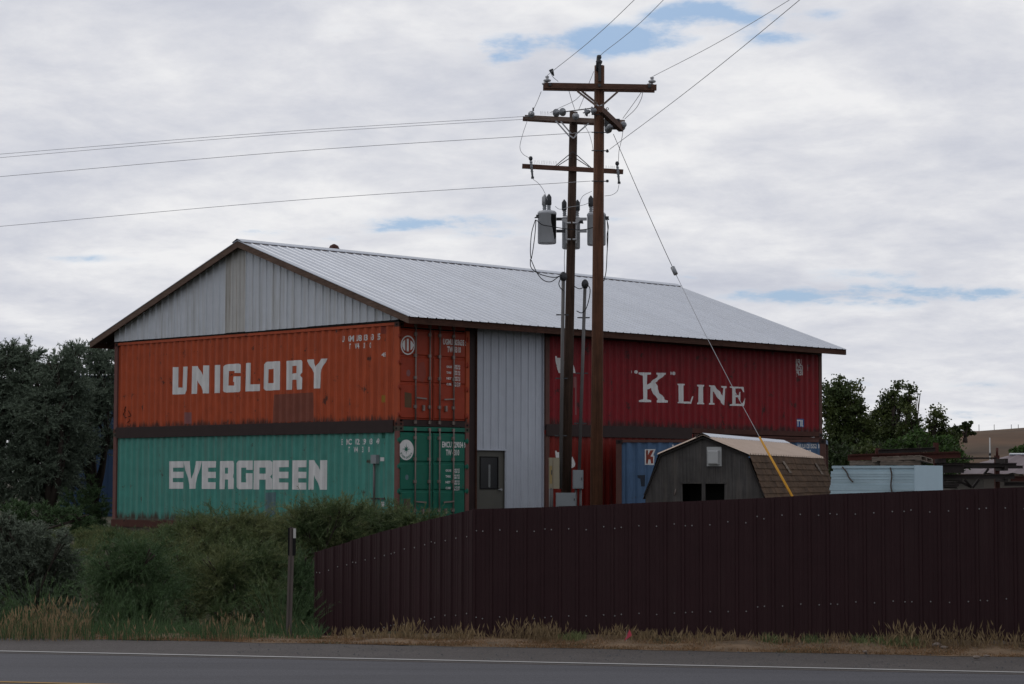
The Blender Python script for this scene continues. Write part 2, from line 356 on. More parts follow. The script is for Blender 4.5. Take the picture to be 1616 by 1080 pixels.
def build_setting():
    # ground sheet
    xs = np.unique(np.concatenate([np.linspace(-2500, -60, 14), np.linspace(-60, -16, 12), np.linspace(-16, 16, 81), np.linspace(16, 60, 12), np.linspace(60, 2500, 14)]))
    ys = np.unique(np.concatenate([np.linspace(-300, 10, 8), np.linspace(10, 24, 10), np.linspace(24, 48, 97), np.linspace(48, 100, 20), np.linspace(100, 3000, 20)]))
    XX, YY = np.meshgrid(xs, ys); n = XX*RN.x+YY*RN.y
    ZZ = hgt(XX, YY) + .02*np.sin(XX*3.1+YY*1.7)*np.sin(YY*2.3-XX)*(n > 27.5)
    ZZ = np.where(n < N_EDGE+.02, -.06, ZZ)
    V = np.stack([XX, YY, ZZ], -1).reshape(-1, 3); nx, ny = len(xs), len(ys)
    i = np.arange(nx*ny).reshape(ny, nx); F = np.stack([i[:-1, :-1], i[:-1, 1:], i[1:, 1:], i[1:, :-1]], -1).reshape(-1, 4)
    g = fast('ground', V, F, M_['ground'], smooth=True); prop(g, 'bare yard and field ground of dry soil', None, kind='structure')
    # verge strip between the pavement and the fence
    mb = MB(); S = np.linspace(-60, 60, 241); NN = [N_EDGE-.02, N_EDGE+.25, N_EDGE+.6, N_EDGE+.95, 27.45, 27.9]
    vv = []
    for s in S:
        for k, nn in enumerate(NN):
            p = rp(s, nn+(.07*math.sin(s*2.3)+.05*math.sin(s*5.1) if k == 0 else 0)); z = float(hgt(p.x, p.y))+.012+(.02*math.sin(s*4.2+k)+.01*math.sin(s*11+k*2))
            vv.append((p.x, p.y, z if k else .010))
    K = len(NN); mb.add(vv, [(a*K+b, a*K+b+K, a*K+b+1+K, a*K+b+1) for a in range(240) for b in range(K-1)], True)
    prop(mb.build('verge', M_['roadside']), 'strip of dry gravelly verge between road and fence', None, kind='structure')
    def strip(name, n0, n1, z, mt, label, s0=-400, s1=400, wob=0, z0=None):
        q = MB(); K = 400; ss = [s0+(s1-s0)*k/K for k in range(K+1)]
        if wob: ss = [-400, -200, -60]+[ -60+120*k/400 for k in range(1, 401)]+[200, 400]
        vv = []
        for s in ss:
            w = wob*(.5*math.sin(s*3.7)+.3*math.sin(s*9.1+1)+.2*math.sin(s*17))
            a = rp(s, n0, z); b = rp(s, n1+w, z); vv += [a, b]
        q.add(vv, [(2*k, 2*k+2, 2*k+3, 2*k+1) for k in range(len(ss)-1)])
        return prop(q.build(name, mt), label, None, kind='structure')
    strip('road', 14, N_WHITE-.25, .004, M_['asphalt'], 'grey asphalt road running across the foreground')
    strip('road_shoulder', N_WHITE-.25, N_EDGE, .006, M_['shoulder'], 'brownish paved road shoulder beyond the white line', wob=.10)
    strip('white_edge_line', N_WHITE-.055, N_WHITE+.055, .012, M_['white_line'], 'thin white edge line painted on the road')
    strip('yellow_centre_line', N_YEL-.05, N_YEL+.05, .010, M_['yellow_line'], 'upper stripe of the double yellow centre line')
    strip('yellow_centre_line', N_YEL-.33, N_YEL-.23, .010, M_['yellow_line'], 'lower stripe of the double yellow centre line')
    # hill
    xs = np.linspace(-200, 500, 90); ys = np.linspace(180, 900, 60); XX, YY = np.meshgrid(xs, ys)
    base = sstep(200, 430, YY)
    ridge = 12.4+1.2*sstep(85, 180, XX)*2+.9*np.sin(XX*.05+1)*.5+.35*np.sin(XX*.13)
    fall = sstep(35, 78, XX)
    Z = .2+ridge*base*fall+.5*np.sin(XX*.09+YY*.03)*base*(1-sstep(330, 430, YY))*fall
    V = np.stack([XX, YY, Z], -1).reshape(-1, 3); nx, ny = len(xs), len(ys)
    i = np.arange(nx*ny).reshape(ny, nx); F = np.stack([i[:-1, :-1], i[:-1, 1:], i[1:, 1:], i[1:, :-1]], -1).reshape(-1, 4)
    prop(fast('hill', V, F, M_['hill'], smooth=True), 'dry brown grassy hill on the right horizon', None, kind='structure')
build_setting()

# ---------------------------------------------------------------- building frame
BX, BY, BYAW, GAP = -2.80551, 53.25526, 0.789243, 2.818346
ZB = 1.36068+CAMZ                     # joint between lower and upper containers
CL, CW, CH = 12.192, 2.438, 2.591
rv = Vector((math.cos(BYAW), math.sin(BYAW), 0)); lv = Vector((-math.sin(BYAW), math.cos(BYAW), 0))
BMX = Matrix.Translation((BX, BY, 0)) @ Matrix.Rotation(BYAW, 4, 'Z')
PITCHC, DEP = .278, .042
def prof(x):
    t = (x-.02) % PITCHC
    if t < .07: return .018
    if t < .139: return .018+DEP*(t-.07)/.069
    if t < .209: return .018+DEP
    return .018+DEP*(1-(t-.209)/.069)
def breaks(a, b):
    out = []; k = math.floor((a-.3)/PITCHC)
    while k*PITCHC < b+.3:
        for o in (.02, .09, .159, .229):
            x = k*PITCHC+o
            if a < x < b: out.append(x)
        k += 1
    return out
def poly_mesh(name, polys, mapper, mt, parent, cuts=None, cutxs=()):
    """polys: list of [outer, hole...] in face coords (a, b)"""
    bm = bmesh.new()
    for loops in polys:
        if len(loops) == 1 and len(loops[0]) in (3, 4):
            bm.faces.new([bm.verts.new((p[0], p[1], 0)) for p in loops[0]]); continue
        L3 = [[Vector((p[0], p[1], 0)) for p in lp] for lp in loops]
        flat = [p for lp in L3 for p in lp]; tris = tessellate_polygon(L3)
        vs_ = [bm.verts.new(p) for p in flat]
        for t in tris:
            try: bm.faces.new([vs_[i] for i in t])
            except ValueError: pass
    if cuts:
        xs = [v.co.x for v in bm.verts]
        for x in breaks(min(xs), max(xs)):
            bmesh.ops.bisect_plane(bm, geom=bm.verts[:]+bm.edges[:]+bm.faces[:], plane_co=(x, 0, 0), plane_no=(1, 0, 0))
    for v in bm.verts: v.co = mapper(v.co.x, v.co.y)
    me = bpy.data.meshes.new(name); bm.to_mesh(me); bm.free()
    return link(name, me, mt, parent)
def text_polys(s, a0, a1, b0, h, center=False):
    """text fitted between a0 and a1 with baseline b0 and cap height h: returned as triangles"""
    cu = bpy.data.curves.new('t', 'FONT'); cu.body = s; cu.size = 1; cu.resolution_u = 2; cu.offset = .03
    o = bpy.data.objects.new('t', cu); col.objects.link(o)
    dg = bpy.context.evaluated_depsgraph_get(); dg.update(); me = bpy.data.meshes.new_from_object(o.evaluated_get(dg))
    vs_ = [v.co.copy() for v in me.vertices]; fs = [tuple(p.vertices) for p in me.polygons]
    bpy.data.objects.remove(o); bpy.data.curves.remove(cu); bpy.data.meshes.remove(me)
    x0 = min(v.x for v in vs_); x1 = max(v.x for v in vs_); y1 = max(v.y for v in vs_)
    sx = (a1-a0)/(x1-x0); sy = h/y1
    return [[[(a0+(vs_[i].x-x0)*sx, b0+vs_[i].y*sy) for i in f]] for f in fs]
def container(name, label, M, L, paint, posts, face_dir='side', doors=None, rail=None, W_=CW, H_=CH, door_paint=None, group=None, postR=None):
    T = empty(name, label, 'shipping container', M, group)
    rail = rail or paint
    def corr(rev=False):
        xs = [.14]+breaks(.14, L-.14)+[L-.14]; V = []; F = []
        for x in xs: V += [(x, prof(x), .15), (x, prof(x), H_-.07)]
        for k in range(len(xs)-1): F.append((2*k, 2*k+2, 2*k+3, 2*k+1))
        return V, F
    V, F = corr(); MB().add(V, F).build('side_panel', paint, T)
    V2 = [(x, W_-y, z) for x, y, z in V]; MB().add(V2, [f[::-1] for f in F]).build('side_panel', paint, T)
    MB().box(.1, L-.1, .05, W_-.05, H_-.05, H_-.02).build('roof_panel', paint, T)
    MB().box(.1, L-.1, .05, W_-.05, .1, .14).build('floor', M_['rustpost'], T)
    pm = (MB().box(0, .15, 0, .13, .118, H_-.118)).mesh('corner_post')
    for x in (0, L-.15):
        for y in (0, W_-.13):
            if doors and x > 0 and y == 0:
                MB().box(x, x+.15, 0, .045, .118, H_-.118).build('corner_post', postR or posts, T); continue
            o = link('corner_post', pm, posts if x == 0 or postR is None else postR, T, (x, y, 0))
            if (x > 0 and postR is not None): o.data = pm.copy(); o.data.materials.clear(); o.data.materials.append(postR)
    cm = MB().box(-.003, .175, -.003, .16, 0, .118)
    cm = cm.mesh('corner_casting')
    hole = MB().add([(.09+.035*math.cos(t), -.005, .06+.03*math.sin(t)) for t in np.linspace(0, 2*PI, 9)[:-1]], [tuple(range(8))])
    hole2 = MB().add([(.178, .08+.035*math.cos(t), .06+.03*math.sin(t)) for t in np.linspace(0, 2*PI, 9)[:-1]], [tuple(range(8))])
    hm = hole.mesh('hole_shade'); hm2 = hole2.mesh('hole_shade')  # flat black discs on the casting faces, painting the dark inside the holes
    for x in (0, L-.172):
        for y in (0, W_-.157):
            for z in (0, H_-.118):
                c = link('corner_casting', cm, M_['band'] if rail is not paint else rail, T, (x, y, z))
                if y == 0: link('hole_shade', hm, M_['black'], c)
                if x > 0: link('hole_shade', hm2, M_['black'], c)
    for y in (0, W_-.06):
        MB().box(.15, L-.15, y, y+.06, H_-.075, H_-.005).build('top_rail', rail if rail is not None else paint, T)
        MB().box(.15, L-.15, y, y+.06, .02, .16).build('bottom_rail', rail, T)
    # blank end (x = 0)
    ys = np.arange(.13, W_-.12, .07); V = []; 
    for k, y in enumerate(ys): V += [(.03+(.035 if k % 4 in (2, 3) else 0), y, .16), (.03+(.035 if k % 4 in (2, 3) else 0), y, H_-.1)]
    MB().add(V, [(2*k, 2*k+1, 2*k+3, 2*k+2) for k in range(len(ys)-1)]).build('end_panel', paint, T)
    for x in (0, L-.08):
        MB().box(x, x+.08, .13, W_-.13, H_-.11, H_-.005).build('end_header', (door_paint or paint), T)
        MB().box(x, x+.08, .13, W_-.13, .01, .16).build('end_sill', M_['band'], T)
    if doors:
        dp = door_paint; z0, z1 = .175, H_-.15
        MB().box(L-.07, L-.06, .045, W_-.12, .16, H_-.1).build('door_gasket', M_['black'], T)
        for di, (ya, yb) in enumerate(((.055, 1.172), (1.20, W_-.125))):
            D = MB().box(L-.055, L-.035, ya, yb, z0, z1).build('door', dp, T)
            secs = [z0]+[z0+(z1-z0)*q for q in doors]+[z1]
            for k in range(len(secs)-1):
                a, b = secs[k]+.022, secs[k+1]-.022
                V = [(L-.035, ya+.01, a), (L-.035, yb-.01, a), (L-.035, yb-.01, b), (L-.035, ya+.01, b), (L-.012, ya+.03, a+.025), (L-.012, yb-.03, a+.025), (L-.012, yb-.03, b-.025), (L-.012, ya+.03, b-.025)]
                MB().add(V, [(4, 5, 6, 7), (0, 1, 5, 4), (1, 2, 6, 5), (2, 3, 7, 6), (3, 0, 4, 7)]).build('door_panel', dp, D)
            bars = ((.225, .425) if di == 0 else (.565, .765))
            for fb in bars:
                y = W_*fb; lb = MB().tube([(L+.025, y, .06), (L+.025, y, H_-.04)], .019, 8)
                lb.build('locking_bar', M_['bar'], D)
                for z in (.11, .50, 1.22, 1.78, H_-.28, H_-.07):
                    MB().box(L-.012, L+.04, y-.045, y+.03, z-.04, z+.04).build('bar_bracket', M_['bar'], D)
            y = W_*(bars[0] if di == 0 else bars[1]); s = 1 if di == 0 else -1
            MB().beam((L+.05, y, .72), (L+.05, y+s*.36, .70), .02, .035).build('door_handle', M_['bar'], D)
            MB().box(L, L+.05, y+s*.27-.03, y+s*.27+.03, .40, .54).build('handle_catch', M_['bar'], D)
            for z in (.30, .98, 1.60, 2.25):
                yy = .035 if di == 0 else W_-.10
                MB().box(L-.03, L+.012, yy-.05, yy+.07, z-.04, z+.04).tube([(L+.005, yy-.01 if di == 0 else yy+.02, z-.07), (L+.005, yy-.01 if di == 0 else yy+.02, z+.07)], .02, 6).build('hinge', dp, D)
    def side_map(a, b): return Vector((a, prof(a)-.004, b))
    def side_px(u, v):
        Mi = M.inverted(); n = (M.to_3x3() @ Vector((0, -1, 0))); p = Mi @ onplane(u, v, M @ Vector((0, .03, 0)), n); return (p.x, p.z)
    def door_map(a, b): return Vector((L-.007, a, b))
    def door_px(u, v):
        Mi = M.inverted(); n = (M.to_3x3() @ Vector((1, 0, 0))); p = Mi @ onplane(u, v, M @ Vector((L, 0, 0)), n); return (p.y, p.z)
    return T, side_map, side_px, door_map, door_px
def crop(ox, oy, s, pts): return [(ox+x/s, oy+y/s) for x, y in pts]
def ell(cx, cy, rx, ry, n=16): return [(cx+rx*math.cos(2*PI*k/n), cy+ry*math.sin(2*PI*k/n)) for k in range(n)]

# upper and lower containers of the left stack: local x runs from the far left corner to the near corner
def left_matrix(z):
    o = Vector((BX, BY, z))+lv*CL
    return Matrix.Translation(o) @ Matrix.Rotation(BYAW-PI/2, 4, 'Z')
def side_text(T, px, mp, s, u0, v0, u1, v1, h, mt=None, name='side_lettering'):
    a0, b0 = px(u0, v0); a1, b1 = px(u1, v1)
    P = text_polys(s, a0, a1, b0, h); k = (b1-b0)/max(a1-a0, 1e-6)
    P = [[[(x, y+k*0*(x-a0)) for x, y in lp] for lp in loops] for loops in P]
    return poly_mesh(name, P, mp, mt or M_['letter2'], T, cuts=(mp.__name__ == 'side_map'))
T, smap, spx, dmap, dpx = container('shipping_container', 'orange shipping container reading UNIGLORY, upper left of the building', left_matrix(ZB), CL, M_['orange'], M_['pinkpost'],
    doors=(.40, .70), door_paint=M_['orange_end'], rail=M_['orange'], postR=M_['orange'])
S = 12.43
uni = [
 [crop(264, 560, S, [(103,245),(205,245),(200,648),(288,645),(298,236),(398,234),(385,700),(355,775),(110,782),(98,755)])],
 [crop(264, 560, S, [(497,226),(603,222),(700,440),(710,212),(823,210),(812,757),(705,760),(600,500),(592,768),(485,770)])],
 [crop(264, 560, S, [(918,205),(1025,200),(1017,750),(912,755)])],
 [crop(264, 560, S, [(1108,240),(1125,208),(1150,190),(1390,175),(1420,188),(1436,210),(1432,358),(1330,358),(1312,315),(1218,322),(1208,607),(1300,605),(1305,535),(1275,530),(1285,428),(1432,424),(1420,700),(1405,725),(1380,735),(1145,745),(1115,732),(1103,705)])],
 [[(387.1,573.2),(395.3,572.9),(394.8,606.9),(409.7,606.6),(409.4,617.3),(386.1,618)]],
 [crop(390, 560, S, [(325,190),(345,155),(375,140),(625,125),(643,135),(648,160),(640,670),(632,692),(375,707),(335,695),(318,665)]), crop(390, 560, S, [(430,285),(530,275),(528,555),(422,560)])],
 [crop(390, 560, S, [(757,125),(1040,104),(1070,103),(1092,140),(1090,350),(1040,402),(1090,455),(1085,678),(972,684),(968,490),(872,492),(865,688),(757,692)]), crop(390, 560, S, [(873,222),(970,218),(968,362),(870,374)])],
 [crop(390, 560, S, [(1175,97),(1303,90),(1348,240),(1435,82),(1562,75),(1430,370),(1418,660),(1300,664),(1303,375)])]]
def word(T, px, mp, loops, name='painted_word', mt=None):
    P = [[[px(*p) for p in lp] for lp in L] for L in loops]
    return poly_mesh(name, P, mp, mt or M_['letter'], T, cuts=True)
word(T, spx, smap, uni)
side_text(T, spx, smap, 'U  GM  U8  03  63  55', 540, 540, 601, 537, .155)
side_text(T, spx, smap, 'T   W4   31   0', 551, 551, 585, 549.5, .135)
side_text(T, spx, smap, '45', 602, 563, 608, 562.5, .10)
def patch(T, px, mp, pts, mt, name='paint_patch', off=.001):
    P = [[[px(*p) for p in pts]]]
    return poly_mesh(name, P, lambda a, b: mp(a, b)+Vector((0, .0022, 0)), mt, T, cuts=True)
patch(T, spx, smap, [(433,623),(493,619.5),(494,664.5),(431,667)], M_['patch_or'])
patch(T, spx, smap, [(291,651),(303,651),(303,669),(291,669)], M_['patch_pink'])
patch(T, spx, smap, [(601.5,514.5),(608,514),(608,527),(601.5,527)], M_['redmark'])
patch(T, spx, smap, [(602,624),(607,624),(607,635),(602,635)], mat('yellow tag', (.35, .20, .03), .6))
# faint graffiti scrawl near the lower left corner
gm = MB()
def sp3(px, mp, u, v):
    a, b = px(u, v); return mp(a, b)+Vector((0, -.002, 0))
gpts = [(195,648),(199,642),(203,650),(206,656),(199,660),(194,654),(198,648),(204,664),(201,668)]
gm.tube([sp3(spx, smap, *p) for p in gpts], .012, 4)
gm.build('graffiti', mat('dark graffiti', (.05, .015, .012), .7, var=0), T)
def dtext(T, s, px, mp, u0, v0, u1, h, mt=None):
    a0, b0 = px(u0, v0); a1, _ = px(u1, v0)
    poly_mesh('door_lettering', text_polys(s, a0, a1, b0, h), mp, mt or M_['letter2'], T)
def dblock(T, px, mp, rows):
    P = []
    for s, u0, v0, u1, h in rows:
        a0, b0 = px(u0, v0); a1, _ = px(u1, v0); P += text_polys(s, a0, a1, b0, h)
    poly_mesh('weight_table', P, mp, M_['letter2'], T)
dtext(T, 'UGMU 803635 5', dpx, dmap, 699.5, 543.5, 737, .145)
dtext(T, 'TW 4310', dpx, dmap, 706, 555.5, 727.5, .145)
rows = []
for i, (k, a, b_) in enumerate((('GROSS', '30480 KG', '67200 LB'), ('TARE', '3880 KG', '8550 LB'), ('NET', '26600 KG', '58650 LB'), ('CUBE', '67.5 CU.M', '2380 CU.FT'))):
    v = 580.5+i*9.2
    rows += [(k, 705, v, 712.5 if len(k) < 5 else 713.5, .055), (a, 716, v-1.6, 726.5, .05), (b_, 716, v+2.2, 726.5, .05)]
dblock(T, dpx, dmap, rows)
lc = [dpx(*p) for p in ell(644, 545, 11.2, 15.3, 28)]; li = [dpx(*p) for p in ell(644, 545, 9.6, 13.3, 28)]
S2 = 13.5
em = [[lc, li]] + [[[dpx(*p) for p in crop(590, 480, S2, q)]] for q in ([(670,755),(672,1000),(640,965),(610,900),(608,850),(630,795)], [(705,740),(748,742),(748,1012),(705,1010)], [(785,778),(820,800),(850,855),(868,862),(868,888),(848,905),(820,960),(785,985)])]
poly_mesh('emblem', em, dmap, M_['letter2'], T)
dtext(T, 'UNIGLORY', dpx, dmap, 638, 556.8, 650.5, .055, M_['orange_end'])
patch2 = lambda T, px, mp, pts, mt, nm='paint_patch': poly_mesh(nm, [[[px(*p) for p in pts]]], lambda a, b: mp(a, b)+Vector((-.003, 0, 0)), mt, T)
patch2(T, dpx, dmap, ell(645, 589, 3.3, 5.5), M_['patch_pink'])
patch2(T, dpx, dmap, [(639,619),(650,621),(650,644),(639,643)], mat('brown plate', (.13, .075, .04), .7), 'data_plate')
patch2(T, dpx, dmap, [(661,573),(670,571),(673,590),(668,604),(660,600),(659,585)], M_['redmark'])

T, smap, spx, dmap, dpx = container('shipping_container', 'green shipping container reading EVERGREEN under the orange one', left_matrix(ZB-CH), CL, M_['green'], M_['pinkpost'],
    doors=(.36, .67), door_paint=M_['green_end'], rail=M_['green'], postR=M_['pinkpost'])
ever = [
 [crop(260, 720, S, [(80,103),(365,100),(362,225),(172,230),(172,308),(362,308),(360,430),(168,430),(168,512),(360,512),(358,640),(75,642)])],
 [crop(260, 720, S, [(378,100),(497,98),(528,450),(605,98),(712,98),(597,640),(482,642)])],
 [crop(260, 720, S, [(728,100),(1017,98),(1012,225),(855,228),(852,310),(1010,310),(1010,430),(850,432),(850,512),(1008,514),(1005,645),(728,645)])],
 [crop(260, 720, S, [(1068,98),(1325,95),(1366,135),(1362,345),(1322,395),(1365,445),(1358,645),(1252,648),(1250,460),(1168,460),(1162,650),(1060,650)]), crop(260, 720, S, [(1168,228),(1250,228),(1250,345),(1168,345)])],
 [crop(390, 720, S, [(-211,140),(-200,108),(-180,90),(105,88),(103,270),(-5,270),(-15,225),(-108,228),(-108,515),(-25,518),(-25,445),(-40,440),(-40,335),(100,338),(100,620),(90,648),(-170,652),(-200,638),(-211,610)])],
 [crop(390, 720, S, [(142,90),(440,87),(484,125),(482,350),(438,405),(482,460),(480,655),(360,657),(360,462),(245,462),(240,655),(132,655)]), crop(390, 720, S, [(250,225),(360,225),(360,345),(250,345)])],
 [crop(390, 720, S, [(512,87),(820,85),(818,215),(625,220),(625,308),(815,308),(812,435),(622,435),(622,518),(812,520),(810,655),(506,655)])],
 [crop(390, 720, S, [(880,85),(1172,83),(1170,218),(992,220),(990,308),(1168,310),(1165,435),(988,435),(988,520),(1165,522),(1162,658),(870,658)])],
 [crop(390, 720, S, [(1218,80),(1325,80),(1425,300),(1432,82),(1568,80),(1558,660),(1420,660),(1322,370),(1312,658),(1208,660)])]]
word(T, spx, smap, ever)
side_text(T, spx, smap, 'E  MC  U2  29  03  49', 538.5, 702, 599.5, 701, .145)
side_text(T, spx, smap, 'T   W4   31   0', 549.5, 714, 582.5, 713.5, .14)
patch(T, spx, smap, [(418.5,778),(435,777),(434,812),(417,816)], M_['patch_grey'])
patch(T, spx, smap, [(602,682),(607,682),(607,692),(602,692)], M_['green_end'])
for (a, b, c, d) in ((600.5,722,605,728), (601,792,605,800)):
    patch(T, spx, smap, [(a,b),(c,b),(c,d),(a,d)], M_['letter2'], 'notice')
dtext(T, 'EMCU 229034 9', dpx, dmap, 698, 706, 735.5, .145)
dtext(T, 'TW 4310', dpx, dmap, 704, 718.5, 725, .145)
rows = []
for i, (k, a, b_) in enumerate((('GROSS', '30480 KG', '67200 LB'), ('TARE', '3800 KG', '8380 LB'), ('NET', '26680 KG', '58820 LB'), ('CUBE', '67.6 CU.M', '2386 CU.FT'))):
    v = 744.5+i*9.2
    rows += [(k, 703.5, v, 711.5 if len(k) < 5 else 712.5, .055), (a, 715, v-1.6, 725.5, .05), (b_, 715, v+2.2, 725.5, .05)]
dblock(T, dpx, dmap, rows)
ctr = (641.4, 710.3)
D = lambda u, v: dpx(u, v)
c0 = D(*ctr); rad = .255
disc = [[[(c0[0]+rad*math.cos(t), c0[1]+rad*math.sin(t)) for t in np.linspace(0, 2*PI, 33)[:-1]]]]
poly_mesh('emblem', disc, lambda a, b: dmap(a, b)+Vector((-.002, 0, 0)), M_['letter'], T)
star = [(c0[0]+r_*math.cos(t), c0[1]+.02+r_*math.sin(t)) for t, r_ in [(PI/2+k*PI/8, (.155 if k % 4 == 0 else .10) if k % 2 == 0 else .038) for k in range(16)]]
EP = [[star]]
for k, ch in enumerate('EVERGREEN'):
    a = R(-90-62+k*15.5); tp = text_polys(ch, -.021, .021, 0, .05)
    rot = a+PI/2
    for lp in tp:
        EP.append([[(c0[0]+.19*math.cos(a)+(x*math.cos(rot)-(y-.025)*math.sin(rot)), c0[1]+.19*math.sin(a)+(x*math.sin(rot)+(y-.025)*math.cos(rot))) for x, y in lp[0]]])
poly_mesh('emblem_print', EP, dmap, M_['green_end'], T)
patch2(T, dpx, dmap, ell(642.5, 753.5, 2.6, 4.5), M_['patch_grey'])
patch2(T, dpx, dmap, [(637.5,787),(648,788),(648,808),(637.5,808)], mat('worn brown plate', (.10, .085, .06), .7), 'data_plate')

# crimson container, faded red container
def right_matrix(a, z, b=0): return Matrix.Translation(Vector((BX, BY, z))+rv*a+lv*b) @ Matrix.Rotation(BYAW, 4, 'Z')
AK = CW+GAP
T, smap, spx, dmap, dpx = container('shipping_container', 'crimson shipping container reading "K" LINE under the right eave', right_matrix(AK, ZB), CL, M_['red'], M_['rustpost'], rail=M_['rail_rust'], postR=M_['rustpost'])
SK = 15.43
kl = [[crop(990, 575, SK, [(292,200),(572,205),(572,248),(495,258),(490,500),(605,415),(740,290),(740,262),(697,250),(697,208),(955,212),(950,255),(905,262),(790,370),(675,450),(750,560),(790,700),(930,865),(988,885),(985,935),(710,935),(705,885),(735,860),(650,730),(600,620),(585,570),(495,615),(495,860),(582,880),(580,925),(300,922),(300,880),(380,850),(368,280),(292,242)])]]
kl += [[crop(990, 575, SK, ell(*e))] for e in ((115,188,13,40,8), (208,188,36,42,10), (1072,220,26,42,10), (1135,225,26,44,10))]
kl += [[crop(1060, 590, S, q)] for q in (
 [(125,195),(272,200),(268,225),(240,235),(245,545),(380,550),(412,440),(425,445),(398,590),(130,578),(130,560),(150,548),(148,230),(125,215)],
 [(510,215),(650,220),(648,245),(628,262),(632,565),(652,585),(650,600),(512,598),(512,580),(532,560),(535,260),(512,240)],
 [(745,225),(862,235),(900,310),(1010,430),(1018,280),(985,268),(985,240),(1078,248),(1075,280),(1040,290),(1030,620),(1010,600),(910,490),(870,400),(800,345),(800,570),(850,582),(848,608),(745,605),(745,580),(770,570),(772,260),(745,245)],
 [(1142,250),(1400,260),(1415,365),(1395,360),(1370,290),(1255,290),(1258,425),(1325,425),(1345,355),(1360,355),(1358,530),(1340,525),(1325,465),(1258,460),(1258,590),(1375,595),(1430,487),(1460,490),(1408,635),(1142,628),(1142,605),(1182,590),(1180,285),(1142,270)])]
word(T, spx, smap, kl)
mk = [[crop(840, 500, 9, q)] for q in ([(325,560),(358,560),(400,800),(378,800)], [(362,585),(430,590),(470,640),(585,690),(608,800),(588,800),(520,720),(440,650),(412,795),(395,795)])]
word(T, spx, smap, mk, 'painted_mark', M_['letter'])
patch(T, spx, smap, [(905,595),(910.5,595),(910.5,655),(907,655),(907,612),(905,612)], M_['patch_pink'])
side_text(T, spx, smap, 'KLFU', 1255.5, 575.5, 1264, 576, .17)
side_text(T, spx, smap, '122530', 1255.5, 584.5, 1268, 585, .17)
side_text(T, spx, smap, 'JP4300', 1256, 592, 1268, 592.5, .17)
side_text(T, spx, smap, '1', 1274, 584.5, 1275.5, 584.5, .17)
patch(T, spx, smap, [(1257,661),(1270,661.5),(1270,674.5),(1257,674)], M_['rednavy'], 'plate')
side_text(T, spx, smap, 'TIR', 1258.3, 672.6, 1268.8, 672.8, .19, M_['letter'])
T, smap, spx, dmap, dpx = container('shipping_container', 'faded red shipping container at ground level behind the pole', right_matrix(AK, ZB-CH), 6.058, M_['red_low'], M_['rustpost'], rail=M_['red_low'], postR=M_['rail_rust'])
mk = [[crop(840, 640, 6.215, q)] for q in ([(228,445),(245,445),(250,462),(275,455),(268,600),(255,600),(240,520)], [(378,508),(398,505),(418,575),(412,600),(385,622)], [(150,905),(160,900),(170,990),(152,985)], [(175,870),(190,850),(192,980),(178,985)])]
word(T, spx, smap, mk, 'painted_mark', M_['letter'])
# blue container parked in front of the right wall
pL = W(972, 694, 56.9); pR = W(1303, 691.5, 55.95); pR.z = pL.z
dL = (pR-pL); LB = dL.length; ang = math.atan2(dL.y, dL.x)
MBL = Matrix.Translation((pL.x, pL.y, pL.z-CH)) @ Matrix.Rotation(ang, 4, 'Z')
T, smap, spx, dmap, dpx = container('shipping_container', 'blue shipping container behind the small barn', MBL, LB, M_['blue'], M_['rustpost'], rail=M_['rustpost'], postR=M_['rustpost'], W_=2.2)
lg = [[crop(840, 640, 6.215, [(1103,430),(1208,430),(1185,490),(1197,495),(1193,585),(1103,583)])]]
word(T, spx, lambda a, b: smap(a, b)+Vector((0, .002, 0)), lg, 'logo_outline')
lg = [[crop(840, 640, 6.215, [(1115,440),(1135,440),(1135,490),(1160,440),(1190,440),(1160,500),(1185,505),(1185,570),(1165,570),(1160,530),(1140,530),(1133,572),(1115,572)])]]
word(T, spx, smap, lg, 'logo', M_['redmark'])
word(T, spx, smap, [[crop(840, 640, 6.215, [(1374,385),(1386,385),(1388,425),(1420,425),(1420,432),(1374,432)])]], 'painted_mark')
side_text(T, spx, smap, 'HLU121552', 1259, 707.5, 1289, 707.5, .11)
side_text(T, spx, smap, '1', 1291.5, 707.5, 1293, 707.5, .11)
side_text(T, spx, smap, '123', 1271, 717, 1280, 717, .11)
patch(T, spx, smap, crop(840, 640, 6.215, [(1030,685),(1105,682),(1103,795),(1068,795),(1060,720),(1035,712)]), mat('dark square patch', (.035, .045, .065), .7))
patch(T, spx, smap, crop(840, 640, 6.215, [(835,605),(868,605),(868,960),(835,960)]), mat('bright blue repair', (.03, .12, .30), .6))

container('shipping_container', 'rust brown shipping container at ground level hidden behind the blue one', right_matrix(AK+6.12, ZB-CH), 6.058, M_['rail_rust'], M_['rail_rust'], rail=M_['rail_rust'])
# dark cover plates between the levels
def bandplate(name, label, M, x0, x1, z0, z1, mt=None):
    t = empty(name, label, 'steel plate', M); n = max(2, round((x1-x0)/2.4)); w = (x1-x0)/n
    for k in range(n):
        MB().box(x0+k*w+.002, x0+(k+1)*w-.002, -.028, -.006, z0+random.uniform(-.006, .006), z1+random.uniform(-.006, .006)).build('plate', mt or M_['band'], t)
bandplate('cover_plate', 'dark steel band between the orange and green containers', left_matrix(ZB), .15, CL-.18, -.15, .155)
bandplate('cover_plate', 'dark steel band between the crimson and faded red containers', right_matrix(AK, ZB), .0, 6.0, -.15, .16)
bandplate('sill_plate', 'rust brown steel sill under the green container', left_matrix(ZB-CH), -.02, CL+.02, -.08, .12, M_['rail_rust'])

